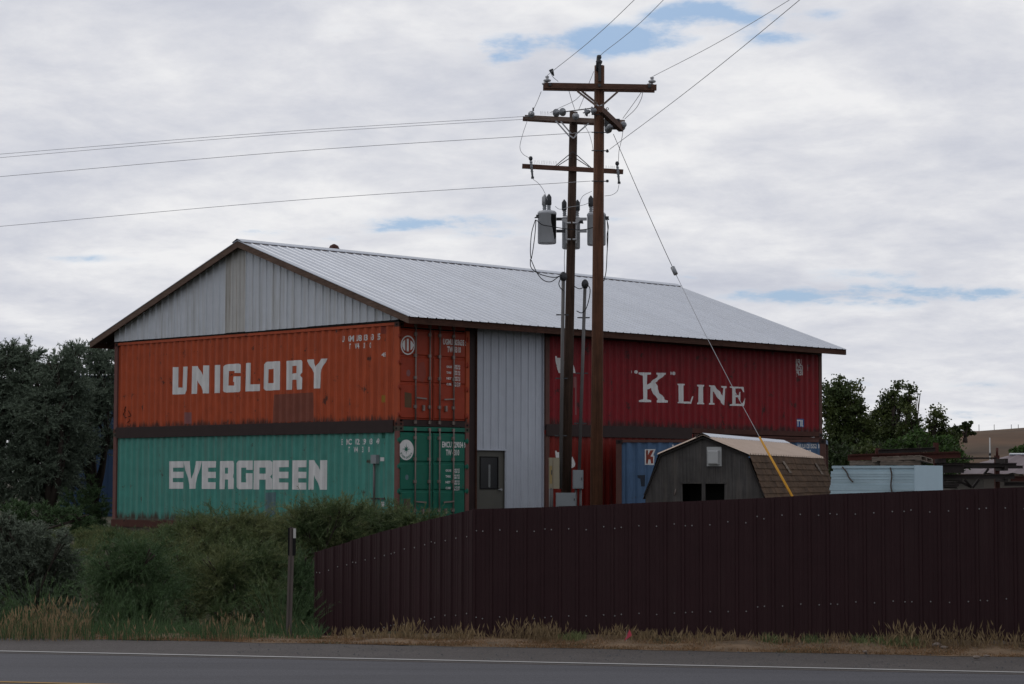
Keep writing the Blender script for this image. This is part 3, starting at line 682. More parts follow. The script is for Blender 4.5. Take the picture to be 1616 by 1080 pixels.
# foundation blocks
t = empty('foundation', 'concrete block footing under the green container', 'foundation', left_matrix(0))
bm_ = MB().box(-.19, .19, 0, .2, -.095, .095).mesh('block')
zt = ZB-CH-.085
for row in range(3):
    for k in range(31):
        x = .2+k*.394+(.19 if row % 2 else 0)
        if x > CL: continue
        link('block', bm_, M_['concrete'], t, (x, .03+random.uniform(-.008, .008), zt-.1-row*.2))
t = empty('foundation', 'long block footing under the right wall of containers', 'foundation', BMX)
MB().box(CW+.1, CW+GAP+CL, .08, .4, .1, ZB-CH-.005).build('footing', M_['concrete'], t)
MB().box(.05, CW-.05, .08, .4, .1, ZB-CH-.005).build('footing', M_['concrete'], t)

# ---------------------------------------------------------------- roof
Z_R, B_R = ZB+5.07, 6.16; SL = .351; A0, A1 = -.29, 17.86; BE_R, BE_L = -.62, 13.04
def ribsheet(s0, s1, lo, hi, mp, pitch=.305, rh=.022, rw=.03, s_ref=0.0):
    """sheet with trapezoid ribs; lo/hi functions of s; mp(s, t, h) -> point"""
    pts = [(s0, 0)]; k = math.floor((s0-s_ref)/pitch)-1
    while s_ref+k*pitch < s1+pitch:
        c = s_ref+k*pitch
        for o, h in ((-rw, 0), (-rw*.45, rh), (rw*.45, rh), (rw, 0), (pitch*.36, 0), (pitch*.40, rh*.18), (pitch*.44, 0), (pitch*.60, 0), (pitch*.64, rh*.18), (pitch*.68, 0)):
            if s0+1e-4 < c+o < s1-1e-4: pts.append((c+o, h))
        k += 1
    pts.append((s1, 0)); pts.sort(); V = []; F = []
    for s, h in pts: V += [mp(s, lo(s), h), mp(s, hi(s), h)]
    for k in range(len(pts)-1): F.append((2*k, 2*k+2, 2*k+3, 2*k+1))
    return MB().add(V, F)
roof = empty('gable_roof', 'wide silver corrugated metal gable roof over the container building', 'roof', BMX)
cs = 1/math.sqrt(1+SL*SL)
def rmapR(s, b, h): return (s, b-SL*cs*h, Z_R-SL*(B_R-b)+cs*h)
def rmapL(s, b, h): return (s, b+SL*cs*h, Z_R-SL*(b-B_R)+cs*h)
npan = 20; pw = (A1-A0)/npan
for k in range(npan):
    a0 = A0+k*pw; a1 = a0+pw+.02
    dz = .0025*(k % 2)
    ribsheet(a0, min(a1, A1), lambda s: BE_R-.05, lambda s: B_R, lambda s, t_, h: rmapR(s, t_, h+dz), pitch=pw/3, rh=.017, rw=.03, s_ref=A0+.02).build('roof_panel', M_['roof'], roof)
    ribsheet(a0, min(a1, A1), lambda s: B_R, lambda s: BE_L+.05, lambda s, t_, h: rmapL(s, t_, h+dz), pitch=pw/3, rh=.017, rw=.03, s_ref=A0+.02).build('roof_panel', M_['roof'], roof)
# ridge cap
q = MB()
for k in range(7):
    a0 = A0-.02+k*2.6; a1 = min(a0+2.62, A1+.02)
    z_ = .045+.003*(k % 2)
    V = []
    for a in (a0, a1): V += [(a, B_R-.20, Z_R-SL*.20+z_), (a, B_R, Z_R+z_+.012), (a, B_R+.20, Z_R-SL*.20+z_), (a, B_R-.205, Z_R-SL*.20+z_-.02), (a, B_R+.205, Z_R-SL*.2+z_-.02)]
    MB().add(V, [(0, 5, 6, 1), (1, 6, 7, 2), (3, 8, 5, 0), (2, 7, 9, 4)]).build('ridge_cap', M_['roof'], roof)
# dark closure strip shown in the gaps under the ridge cap
MB().box(A0+.02, A1-.02, B_R-.19, B_R-.17, Z_R-SL*.2, Z_R-SL*.18+.035).build('closure_strip', M_['wood'], roof)
# fascia and rake boards, rafters, soffit
def sloped(b0, b1, a0, a1, top, depth, side):
    z = lambda b: Z_R-SL*abs(b-B_R)-top
    V = [(a, b, z(b)-d) for a in (a0, a1) for b in (b0, b1) for d in (0, depth)]
    return MB().add(V, [(0, 1, 3, 2), (4, 6, 7, 5), (0, 4, 5, 1), (2, 3, 7, 6), (0, 2, 6, 4), (1, 5, 7, 3)])
for a0, mt in ((A0+.01, M_['wood']), (A1-.05, M_['wood_dark'])):
    for bb in ([BE_R, 2.8], [2.805, B_R]): sloped(bb[0], bb[1], a0, a0+.04, .012, .165, 0).build('rake_board', mt, roof)
    for bb in ([B_R+.005, 9.6], [9.605, BE_L]): sloped(bb[0], bb[1], a0, a0+.04, .012, .165, 0).build('rake_board', mt, roof)
n = 4
for k in range(n):
    a0 = A0+.05+k*(A1-A0-.1)/n; a1 = A0+.05+(k+1)*(A1-A0-.1)/n-.004
    zt = Z_R-SL*(B_R-BE_R)-.012
    MB().box(a0, a1, BE_R, BE_R+.04, zt-.17, zt).build('fascia_board', M_['wood_dark'], roof)
    zt = Z_R-SL*(BE_L-B_R)-.012
    MB().box(a0, a1, BE_L-.04, BE_L, zt-.17, zt).build('fascia_board', M_['wood_dark'], roof)
k = A0+.6
while k < A1-.3:
    for b0, b1 in ((BE_R+.045, B_R), (B_R, BE_L-.045)): sloped(b0, b1, k, k+.04, .03, .13, 0).build('rafter', M_['soffit'], roof)
    k += 1.22
sloped(BE_R+.045, B_R, A0+.055, A1-.055, .012, .015, 0).build('roof_deck', M_['soffit'], roof)
sloped(B_R, BE_L-.045, A0+.055, A1-.055, .012, .015, 0).build('roof_deck', M_['soffit'], roof)
# wall plate on top of the containers, dark
MB().box(AK-.05, A1-.45, .02, .12, ZB+CH+.005, Z_R-SL*(B_R-.02)-.05).build('wall_plate', M_['wood_dark'], roof)
MB().box(0.02, CW, .02, .12, ZB+CH+.005, Z_R-SL*(B_R-.02)-.05).build('wall_plate', M_['wood_dark'], roof)

# gable siding
gab = empty('gable_wall', 'white corrugated gable siding with brown stains above the orange container', 'wall', BMX)
zlo = ZB+CH+.045
npg = 14; pg = CL/npg
for k in range(npg):
    b0 = k*pg; b1 = b0+pg+.015
    hi = lambda s: max(zlo+.02, Z_R-SL*abs(s-B_R)-.05)
    jit = random.uniform(-.012, .012)
    mp = lambda s, z, h: (-.012-h-.002*(k % 2), s, z)
    # split panels at the ridge so the top edge keeps its point
    mb = ribsheet(b0, min(b1, CL), lambda s: zlo+jit, hi, mp, pitch=pg/3, rh=.03, rw=.045, s_ref=.03)
    mt = M_['siding_old'] if k in (7,) else M_['siding']
    o = mb.build('siding_panel', mt, gab)
    if mt is M_['siding_old']: o['label'] = 'beige stained siding panel'
MB().box(-.01, .03, 0, CL, ZB+CH+.004, zlo+.012).build('base_trim', M_['black'], gab)
gb2 = empty('gable_wall', 'far gable siding at the right end of the building', 'wall', BMX)
for k in range(npg):
    b0 = k*pg; b1 = min(b0+pg+.015, CL)
    ribsheet(b0, b1, lambda s: .6, lambda s: max(zlo+.02, Z_R-SL*abs(s-B_R)-.05), lambda s, z, h: (AK+CL-.35+h, s, z), pitch=pg/3, rh=.03, rw=.045, s_ref=.03).build('siding_panel', M_['siding'], gb2) if k > 2 else None
# back wall panels
bw = empty('back_wall', 'grey corrugated back wall closing the container building', 'wall', BMX)
for k in range(19):
    a0 = .05+k*.914
    ribsheet(a0, min(a0+.92, AK+CL-.4), lambda s: .5, lambda s: ZB+CH-.02, lambda s, z, h: (s, CL+.01+h, z)).build('siding_panel', M_['siding2'], bw)

# entrance wall between the two stacks
ent = empty('entrance_wall', 'pale grey ribbed metal wall with entrance door between the containers', 'wall', BMX)
n0 = Vector((rv.y, -rv.x, 0)); p0 = Vector((BX, BY, 0))+lv*.10
def bpt(u, v): return BMX.inverted() @ onplane(u, v, p0, n0)
xa = bpt(750.3, 600).x; xb = AK-.012
da = bpt(751, 760).x+.02; db = bpt(796, 760).x; dtop = bpt(775, 709).z
ztop = ZB+CH+.05
wp = (xb-xa)/3
for k in range(3):
    a0 = xa+k*wp; a1 = min(a0+wp+.012, xb)
    lo = (lambda s: dtop+.0) 
    mp = lambda s, z, h: (s, .10-h-.002*(k % 2), z)
    if k == 0: segs = [(a0, min(a1, db), dtop)] + ([(db, a1, .5)] if db < a1 else [])
    elif a0 < db < a1: segs = [(a0, db, dtop), (db, a1, .5)]
    elif db >= a1: segs = [(a0, a1, dtop)]
    else: segs = [(a0, a1, .5)]
    mb = MB()
    for (s0, s1, z0) in segs:
        q = ribsheet(s0, s1, lambda s, z0=z0: z0, lambda s: ztop, mp, pitch=wp/3, rh=.028, rw=.03, s_ref=xa+.02); mb.add(q.v, q.f)
    mb.build('siding_panel', M_['siding2'], ent)
MB().box(xb-.03, xb+.008, .05, .12, .5, ztop).build('edge_trim', M_['siding2'], ent)
MB().box(xa-.02, xa+.012, .06, .12, dtop, ztop).build('edge_trim', M_['siding2'], ent)
MB().box(xa-.02, db+.03, .06, .10, dtop-.035, dtop+.005).build('door_head_trim', M_['siding2'], ent)
MB().box(db, db+.03, .06, .10, .5, dtop-.036).build('door_side_trim', M_['siding2'], ent)
dr = MB().box(da+.0, db-.015, .13, .17, .55, dtop-.045).build('door', M_['door'], ent)
for (x0, x1, z0, z1) in ((da-.05, da-.003, .5, dtop-.04), (db-.012, db-.001, .5, dtop-.04), (da-.05, db-.001, dtop-.04, dtop-.003)):
    MB().box(x0, x1, .105, .18, z0, z1).build('door_frame', M_['door'], ent)
wl = bpt(759.5, 740).x; wr = bpt(786, 740).x; wz1 = bpt(772, 722.5).z; wz0 = bpt(772, 770.5).z
MB().box(wl, wr, .124, .132, wz0, wz1).build('window_pane', M_['glass'], dr)
for q in ((wl-.03, wr+.03, wz1, wz1+.03), (wl-.03, wr+.03, wz0-.03, wz0), (wl-.03, wl, wz0, wz1), (wr, wr+.03, wz0, wz1)):
    MB().box(q[0], q[1], .112, .13, q[2], q[3]).build('window_frame', M_['black'], dr)
rx = wl+(wr-wl)*.52
hx = bpt(790, 773).x; hz = bpt(790, 773).z
MB().tube([(hx, .13, hz), (hx, .06, hz)], .03, 10).tube([(hx, .07, hz), (hx-.11, .07, hz)], .012, 8).build('door_handle', M_['galv'], dr)
# window reflection painted as a pale strip laid on the pane
MB().box(rx-.035, rx+.035, .1215, .1235, wz0+.02, wz1-.18).build('reflection_strip', M_['pane_reflection'], dr)
jm = empty('steel_column', 'dark brown steel column beside the stacked container doors', 'column', BMX)
MB().box(CW+.03, xa-.03, .05, .16, .3, ZB+CH+.2).build('column_web', M_['band'], jm)
MB().box(xa-.05, xa-.028, .0, .2, .3, ZB+CH+.2).build('column_flange', M_['wood_dark'], jm)

# roof vent cap
vp = W(527, 395, 1); d = ray(527, 393)
vb = BMX.inverted() @ onplane(527, 396, Vector((BX, BY, 0))+lv*(B_R+.5), n0)
vt = empty('roof_vent', 'small red brown vent cap behind the roof ridge', 'vent', loc=BMX @ Vector((vb.x, B_R+.5, vb.z-.25)))
MB().lathe((0, 0, 0), [(.09, 0), (.09, .3)], 10).build('pipe', M_['rail_rust'], vt)
MB().lathe((0, 0, .22), [(.15, 0), (.165, .07), (.12, .17), (.03, .22)], 7).build('cap', M_['rail_rust'], vt)

# electrical box and conduit on the green container
Mg = left_matrix(ZB-CH)
def gpt(u, v, off=0):
    n = Mg.to_3x3() @ Vector((0, -1, 0)); p = Mg.inverted() @ onplane(u, v, Mg @ Vector((0, 0, 0)), n); return Vector((p.x, -.05-off, p.z))
eb = empty('electrical_conduit', 'grey electrical box and conduit on the green container side', 'conduit', Mg)
a = gpt(589.5, 732); b = gpt(598, 718)
MB().box(a.x, b.x, -.10, .015, a.z, b.z).build('junction_box', M_['boxgrey'], eb)
c = gpt(592.5, 732); d = gpt(591, 812)
MB().tube([(c.x, -.04, c.z), (c.x, -.04, d.z)], .03, 10).build('conduit_pipe', M_['conduit'], eb)
a = gpt(585, 787); b = gpt(607, 785)
MB().box(a.x, b.x, -.012, .015, a.z-.02, a.z+.02).build('strut', M_['dull'], eb)

# ---------------------------------------------------------------- utility poles
def cat(pts, sag=0, n=12):
    """polyline through points with smooth curve (Catmull-Rom)"""
    P = [Vector(p) for p in pts]
    if len(P) == 2:
        return [P[0].lerp(P[1], t/n)-Vector((0, 0, sag*4*(t/n)*(1-t/n))) for t in range(n+1)]
    out = []; Q = [P[0]*2-P[1]]+P+[P[-1]*2-P[-2]]
    for i in range(1, len(Q)-2):
        for k in range(n):
            t = k/n; a, b, c_, d_ = Q[i-1], Q[i], Q[i+1], Q[i+2]
            out.append(.5*((2*b)+(-a+c_)*t+(2*a-5*b+4*c_-d_)*t*t+(-a+3*b-3*c_+d_)*t**3))
    out.append(P[-1]); return out
def wire(name, label, pts, r=.008, mt=None, category='wire', group=None, n=10, sides=5):
    o = MB().tube(cat(pts, n=n), r, sides).build(name, mt or M_['wire']); return prop(o, label, category, group)
YF, YB = 44.0, 52.0
def P(u, v, Y=YF): return W(u, v, Y)
fp_top = P(946, 104); fp_bot = P(941, 800)
dirp = (fp_bot-fp_top).normalized(); fp_base = fp_top+dirp*((fp_top.z-.1)/(-dirp.z))
F = empty('utility_pole', 'front reddish brown wooden utility pole with a double crossarm at its top', 'utility pole', loc=fp_base)
Lf = lambda p: Vector(p)-fp_base
MB().tube([Lf(fp_base), Lf(fp_base.lerp(fp_top, .5)), Lf(fp_top)], [.133, .118, .103], 20).build('pole', M_['pole_new'], F)
# double top crossarm
a0 = P(859, 135.5, 43.86); a1 = P(1036, 138.5, 43.86)
MB().beam(Lf(a0), Lf(a1), .09, .115).build('crossarm', M_['arm'], F)
b0 = P(857, 138.5, 44.2); b1 = P(1033, 141.8, 44.2)
MB().beam(Lf(b0), Lf(b1), .09, .115).build('crossarm', M_['arm'], F)
for (u0, v0, u1, v1, Y) in ((911,144,941,167,43.82), (918,144,943,164,43.9), (975,145,951,166,43.82)):
    MB().beam(Lf(P(u0, v0, Y)), Lf(P(u1, v1, Y)), .035, .05, (0, 1, 0)).build('brace', M_['arm_grey'], F)
MB().beam(Lf(P(941, 165.5, 43.84)), Lf(P(946, 168.5, 43.84)), .03, .03).beam(Lf(P(946, 168.5, 43.84)), Lf(P(951, 165.5, 43.84)), .03, .03).build('brace_bolt', M_['porc_l'], F)
for u in (868, 946, 1025):
    MB().box(-.03, .03, -.015, .01, -.03, .03, Matrix.Translation(Lf(P(u, 133.5+(u-868)*.017, 43.80)))).build('bolt', M_['dull'], F)
def pin_ins(parent, conv, u, v, Y, s=1):
    c = conv(P(u, v, Y))
    MB().lathe(c, [(.012*s, -.12*s), (.012*s, -.06*s)], 8).build('insulator_pin', M_['dull'], parent)
    MB().lathe(c, [(.02*s, -.08*s), (.075*s, -.06*s), (.08*s, -.035*s), (.035*s, -.01*s), (.03*s, .01*s), (.045*s, .03*s), (.03*s, .05*s)], 14).build('insulator', M_['porc_l'], parent)
pin_ins(F, Lf, 863.5, 124, 43.86); pin_ins(F, Lf, 860.5, 129.5, 44.2, .9); pin_ins(F, Lf, 1029, 125.5, 43.86); pin_ins(F, Lf, 1026, 130.5, 44.2, .9)
# pole top bracket
MB().box(-.03, .03, -.02, .02, -.42, .0, Matrix.Translation(Lf(P(946.5, 97, 43.87)))).build('top_bracket', M_['dull'], F)
c = Lf(P(945.5, 93, 43.9))
MB().lathe(c, [(.03, -.12), (.06, -.1), (.07, -.05), (.03, -.02), (.05, .02), (.045, .07), (.02, .08)], 12).tube([c+Vector((-.05, 0, -.25)), c+Vector((-.02, 0, .05))], .03, 8).build('top_insulator', M_['dull'], F)
# buck arm running away from the camera
n0_, n1_ = P(947, 172.5, 42.85), P(980, 203.5, 45.15)
MB().beam(Lf(n0_), Lf(n1_), .10, .125).build('crossarm', M_['arm'], F)
n2, n3 = n0_+Vector((-.32, .02, 0)), n1_+Vector((-.32, .02, 0))
for (u, v, Y) in ((983, 198, 45.1), (962, 202, 45.0)):
    MB().lathe(Lf(P(u, v, Y)), [(.03, -.12), (.08, -.1), (.085, -.06), (.04, -.02), (.07, 0), (.07, .05), (.03, .08)], 12, axis=(.3, -.8, .3)).build('insulator', M_['porc'], F)
MB().box(-.16, .16, -.05, .05, -.10, .12, Matrix.Translation(Lf(P(966, 197, 45.1)))).build('arm_plate', M_['dull'], F)
for v in (181, 209, 238, 286):
    MB().tube([Lf(P(933.5, v, 43.9)), Lf(P(959, v+.3, 43.9))], .012, 6).box(-.02, .02, -.02, .02, -.025, .025, Matrix.Translation(Lf(P(958.5, v, 43.9)))).build('through_bolt', M_['dull'], F)
for v in (171, 285, 238):
    MB().tube(cat([Lf(P(958.5+1.9*math.cos(t), v+1.8*math.sin(t)+1, 43.9)) for t in np.linspace(0, 2*PI, 9)], n=2), .007, 5).build('eye_nut', M_['dull'], F)

# strain insulator strings reaching left from the front pole
def strain(u0, v0, Y0, u1, v1, Y1, bells):
    a = P(u0, v0, Y0); b = P(u1, v1, Y1); ax = (b-a).normalized()
    MB().tube([Lf(a), Lf(b)], .012, 6).build('strain_rod', M_['dull'], F)
    for f in bells:
        c = a.lerp(b, f)
        MB().lathe(Lf(c), [(.02, -.03), (.085, -.012), (.09, .008), (.05, .02), (.04, .07), (.02, .09)], 14, axis=-ax).build('insulator', M_['porc'], F)
strain(938, 170.5, 43.9, 874, 179, 45.2, (.78, .94))
strain(940, 174, 43.8, 920, 178.5, 43.9, (.25, .75))
# back pole
bp_top = P(905.3, 177, YB); bp_bot = P(893.5, 776, YB)
dirp = (bp_bot-bp_top).normalized(); bp_base = bp_top+dirp*((bp_top.z-.2)/(-dirp.z))
G = empty('utility_pole', 'rear dark wooden utility pole carrying three grey transformers', 'utility pole', loc=bp_base)
Lg = lambda p: Vector(p)-bp_base
MB().tube([Lg(bp_base), Lg(bp_base.lerp(bp_top, .5)), Lg(bp_top)], [.125, .112, .098], 20).build('pole', M_['pole'], G)
MB().beam(Lg(P(828, 185.5, 51.86)), Lg(P(986, 193.5, 51.86)), .085, .11).build('crossarm', M_['arm_grey'], G)
MB().beam(Lg(P(825, 187.5, 52.16)), Lg(P(983, 197, 52.16)), .085, .11).build('crossarm', M_['arm'], G)
MB().beam(Lg(P(824, 262.5, 51.86)), Lg(P(983.5, 271.5, 51.86)), .085, .11).build('crossarm', M_['arm'], G)
for (u0, v0, u1, v1) in ((877,191,899,216), (885,192,901,211), (929,195,908,213)):
    MB().beam(Lg(P(u0, v0, 51.84)), Lg(P(u1, v1, 51.84)), .03, .045, (0, 1, 0)).build('brace', M_['galv'], G)
for (u0, v0, u1, v1) in ((904,239.5,873,265), (902,248,880,262), (904,239.5,934,266), (910,251,930,264)):
    MB().beam(Lg(P(u0, v0, 51.84)), Lg(P(u1, v1, 51.84)), .018, .03, (0, 1, 0)).build('brace', M_['dull'], G)
MB().beam(Lg(P(899, 214, 51.83)), Lg(P(905, 218.5, 51.83)), .03, .03).beam(Lg(P(905, 218.5, 51.83)), Lg(P(910, 213, 51.83)), .03, .03).build('brace_bolt', M_['porc_l'], G)
# bird spikes
sp = MB()
for k in range(15): 
    for (u0, v0, du, dv) in ((841, 256.5, 2.65, .14),):
        p = P(u0+k*du, v0+k*dv+2, 51.86); sp.tube([Lg(p), Lg(p)+Vector((random.uniform(-.02, .02), 0, .09))], .003, 3)
for k in range(11):
    p = P(853+k*2.0, 181.5+k*.1, 51.86); sp.tube([Lg(p), Lg(p)+Vector((random.uniform(-.02, .02), 0, .09))], .003, 3)
for k in range(8):
    p = P(956+k*2.0, 266.5+k*.1, 51.86); sp.tube([Lg(p), Lg(p)+Vector((random.uniform(-.02, .02), 0, .08))], .003, 3)
for k in range(7):
    p = P(923+k*2.0, 185.5+k*.1, 51.86); sp.tube([Lg(p), Lg(p)+Vector((random.uniform(-.02, .02), 0, .07))], .003, 3)
sp.build('bird_spikes', M_['galv'], G)
# suspension bells facing the camera
for (u, v, Y, r_) in ((838.5, 180.5, 51.7, .078), (908.5, 184, 51.7, .085)):
    MB().lathe(Lg(P(u, v, Y)), [(r_, 0), (r_*1.02, -.03), (r_*.8, -.05), (r_*.35, -.08), (.02, -.12)], 18, axis=(0, 1, .1)).lathe(Lg(P(u, v, Y)), [(r_*.5, .004), (r_*.5, .03), (r_*.2, .05)], 14, axis=(0, -1, -.1)).build('insulator', M_['porc'], G)
MB().box(-.02, .02, -.02, .02, -.03, .05, Matrix.Translation(Lg(P(841.5, 173.5, 51.7)))).build('clamp', M_['dull'], G)
# fuse cutouts
for (u, v) in ((838.5, 250), (975, 258)):
    q = MB(); top = Lg(P(u-1, v, 51.75)); bot = Lg(P(u+2, v+31, 51.75))
    q.lathe(top, [(.02, -.06), (.045, -.03), (.05, .0), (.035, .04), (.01, .05)], 10); q.build('cutout_head', M_['dull'], G)
    q = MB(); q.tube([top+Vector((0, 0, -.06)), top.lerp(bot, .35), bot], [.028, .032, .022], 8)
    for k in range(5): q.lathe(top.lerp(bot, .2+k*.12), [(.02, -.012), (.045, 0), (.02, .012)], 10)
    q.build('cutout_body', M_['porc'], G)
    MB().box(-.035, .035, -.03, .03, -.02, .03, Matrix.Translation(bot)).build('cutout_foot', M_['dull'], G)
# transformers
def transformer(u, v, Y, r_, h, stain, label, bush):
    c = P(u, v, Y)                 # bottom centre
    T = empty('transformer', label, 'transformer', loc=c, group='grey can transformers on the rear pole')
    MB().lathe((0, 0, 0), [(r_*.93, 0), (r_, .02), (r_, h-.07), (r_*1.03, h-.065), (r_*1.03, h-.02), (r_*.9, h+.015), (r_*.4, h+.04), (.01, h+.045)], 28).build('tank', M_['tank'], T)
    for (dx, dy, tall) in bush:
        q = MB(); q.lathe((dx, dy, h), [(.045, 0)]+[(.035+.02*(k % 2), .03+k*.022) for k in range(7)]+[(.02, .19)], 12); q.build('bushing', M_['porc'], T)
        MB().lathe((dx*1.05, dy, h+.16), [(.045, 0), (.062, .02), (.062, .20), (.04, .24), (.01, .28)], 10).build('bushing_cover', M_['dull'] if tall else M_['galv'], T)
    sx = -1 if u < 900 else 1
    MB().box(-.03, .06, -.05, .02, -.04, .04, Matrix.Translation((sx*(r_+.01), -.05, h-.12))).tube([(sx*r_, -.05, h-.12), (sx*(r_+.07), -.1, h-.16)], .018, 6).build('terminal', M_['dull'], T)
    if stain:
        V = []; ang = np.linspace(-1.15, -.20, 11); F_ = []
        for k, t_ in enumerate(ang):
            zl = .10+.50*abs((k-6)/7.0)**1.4+random.uniform(-.04, .04)
            V += [((r_+.004)*math.cos(t_), (r_+.004)*math.sin(t_), min(zl, h-.12)), ((r_+.004)*math.cos(t_), (r_+.004)*math.sin(t_), h-.075)]
        MB().add(V, [(2*k, 2*k+2, 2*k+3, 2*k+1) for k in range(10)], True).build('oil_stain', M_['burn'], T)
    return T
px_m = FPX/YB
transformer(863.2, 385, 51.9, .225, .78, True, 'left transformer with a black oil stain on its tank', [(.045, 0, 1), (-.06, .08, 0)])
transformer(901.2, 393, 52.45, .222, .78, False, 'middle transformer mounted behind the rear pole', [(-.16, 0, 1), (.15, .03, 1)])
transformer(941.3, 387.5, 51.9, .225, .78, False, 'right transformer half hidden by the front pole', [(-.13, 0, 1)])
for (x0, x1, v) in ((878, 892, 346), (878, 892, 365), (911, 926, 346), (911, 926, 365)):
    MB().beam(Lg(P(x0, v, 51.95)), Lg(P(x1, v, 51.95)), .05, .07).build('mounting_arm', M_['dull'] if x0 < 900 else M_['galv'], G)
for (x0, x1, s) in ((885.5, 896, 1), (918, 907.5, -1)):
    V = [P(x0, 346, 51.85), P(x0+s*7, 352, 51.85), P(x0+s*7.3, 384, 51.85), P(x0+s*9.7, 384, 51.85), P(x0+s*9.7, 346, 51.85), P(x0+s*4, 344.5, 51.85)]
    V = [Lg(p) for p in V]; V2 = [p+Vector((0, .06, 0)) for p in V]
    MB().add(V+V2, [(0, 1, 2, 3, 4, 5), (11, 10, 9, 8, 7, 6)]+[(k, (k+1) % 6, 6+(k+1) % 6, 6+k) for k in range(6)]).build('mounting_plate', M_['galv'], G)
for v in (352, 378):
    for (ua, ub) in ((894, 901), (903.5, 910)):
        MB().tube([Lg(P(ua, v, 51.8)), Lg(P(ub, v, 51.8))], .022, 8).build('clamp_bolt', M_['porc_l'], G)
# risers
def riser(label, top, bot, Y, r_):
    t0 = P(*top, Y); b_ = P(*bot, Y); T = empty('conduit_riser', label, 'conduit', loc=b_)
    q = t0-b_
    MB().tube([(0, 0, 0), q], r_, 10).build('pipe', M_['conduit'], T)
    MB().lathe(q, [(r_*1.1, -.10), (r_*2.0, -.04), (r_*2.1, .02), (r_*1.6, .08), (r_*.6, .12)], 12).build('weatherhead', M_['dull'], T)
    for k in (.25, .52, .82):
        p = q*k; MB().beam(p+Vector((-.16, .02, 0)), p+Vector((.14, .02, 0)), .02, .03).build('standoff', M_['dull'], T)
riser('left grey conduit riser fixed against the rear pole', (889, 437), (884.5, 772), 51.8, .045)
riser('right grey conduit riser between the two poles', (923.3, 449), (914, 742), 51.9, .042)
def cabinet(name, label, u0, v0, u1, v1, Y, dep, mt, catn='electrical cabinet', yaw=0):
    p = P(u0, v1, Y); q = P(u1, v0, Y); w = q.x-p.x; h = q.z-p.z
    T = empty(name, label, catn, loc=p); T.rotation_euler = (0, 0, yaw)
    MB().box(0, w, 0, dep, 0, h).build('body', mt, T)
    MB().box(.02, w-.02, -.012, -.001, .02, h-.02).build('cover', mt, T)
    MB().box(w-.05, w-.03, -.025, -.012, h*.45, h*.6).build('latch', M_['dull'], T)
    for x in (w*.3, w*.75): MB().tube([(x, dep*.5, -1.1), (x, dep*.5, .001)], .03, 8).build('conduit', M_['conduit'], T)
    return T
T = cabinet('meter_cabinet', 'beige meter cabinet left of the rear pole', 866, 722.5, 873, 771.5, 51.55, .02, M_['beige'])
a = P(873, 771.5, 51.55)-P(866, 771.5, 51.55)
MB().box(a.x+.002, a.x+.15, -.01, .02, 0, (P(866, 722.5, 51.55)-P(866, 771.5, 51.55)).z).build('side_box', M_['beige'], T)
MB().box(.02, .08, -.02, -.013, .12, .55).build('inset_panel', mat('ochre panel', (.36, .27, .12), .6), T)
cabinet('junction_box', 'grey junction box at the foot of the right riser', 904, 742, 920.5, 771.5, 51.7, .2, M_['boxgrey'])
cabinet('electrical_cabinet', 'wide pale grey electrical cabinet in front of the rear pole', 877.5, 778, 909, 800, 51.2, .25, M_['boxgrey'])

# wires
GW = 'overhead line wires'
def far_wire(label, pts, r=.0058, **k): wire('overhead_wire', label, pts, r, group=None, category='overhead wire', **k)
def to_cam(u0, v0, Y0, u1, v1, Y1, ext=2.2):
    a = P(u0, v0, Y0); b = P(u1, v1, Y1); return [a, a.lerp(b, .5)-Vector((0, 0, .05)), b, a.lerp(b, ext)+Vector((0, 0, .25))]
far_wire('overhead wire from the clamp above the left crossarm end up to the right', [P(863.5, 119.5, 43.86)]+to_cam(872, 112.5, 43.4, 1001, 0, 37.5))
prop(MB().tube([P(869.5, 110, 43.6), P(871, 113.5, 43.6), P(874, 120, 43.6)], [.05, .04, .012], 7).build('line_clamp', M_['dull']), 'small line clamp on the wire above the left crossarm end', 'clamp')
far_wire('overhead wire from the front pole top up to the right', [P(947, 90, 43.87)]+to_cam(952, 83.5, 43.5, 1047, 0, 38.5))
far_wire('upper overhead wire from the right crossarm end towards the top right', to_cam(1030, 121, 43.9, 1246, 0, 38))
far_wire('lower overhead wire from the front pole towards the top right', to_cam(962, 236, 43.9, 1262, 0, 32))
def to_left(u0, v0, Y0, v_l, Y1, sagv=0, ext=1.7):
    a = P(u0, v0, Y0); b = P(0, v_l, Y1); mid = P(u0/2, (v0+v_l)/2+sagv, (Y0+Y1)/2); return [a, mid, b, b+(b-mid)*ext]
far_wire('highest overhead wire running left from the rear crossarm', to_left(836, 183.5, 51.7, 243.5, 55.5, -3.5))
far_wire('overhead wire running left just under the highest one', to_left(852, 187, 52.2, 249, 56, -4.5))
far_wire('middle overhead wire running left from the front pole', to_left(935, 208.5, 44, 279, 49, -5))
far_wire('lowest overhead wire running left from the front pole', to_left(932, 286, 44, 357.5, 51.5, -5.5))
WG = 'thin jumper wires around the pole tops'
def jump(label, pts, r=.0065, mt=None, cat_='jumper wire'): wire('jumper_wire', label, [P(*p) for p in pts], r, mt, cat_, None, n=8)
jump('jumper looping from the left clamp to the front crossarm', [(869,115,43.9),(873,122,43.9),(881,129,43.9)])
jump('jumper hanging from the left crossarm end down to the rear insulator', [(854,145,44.5),(848,160,48),(842,173,51.7)])
jump('long jumper curve on the left of the rear crossarms', [(832,191,51.7),(825,212,51.7),(820.5,232,51.7),(825,243,51.7),(836,250,51.7)])
jump('jumper from the left cutout to the left transformer', [(841,283,51.7),(850,290,51.7),(858,301,51.7),(864,316,51.7)])
jump('jumper from the middle of the front crossarm down to the rear pole', [(898,144,44.2),(902,158,47),(907,173,51.6)])
jump('jumper crossing from the brace to the rear pole top', [(917,150,44.2),(905,160,47),(884,170,50),(868,178,51.7)])
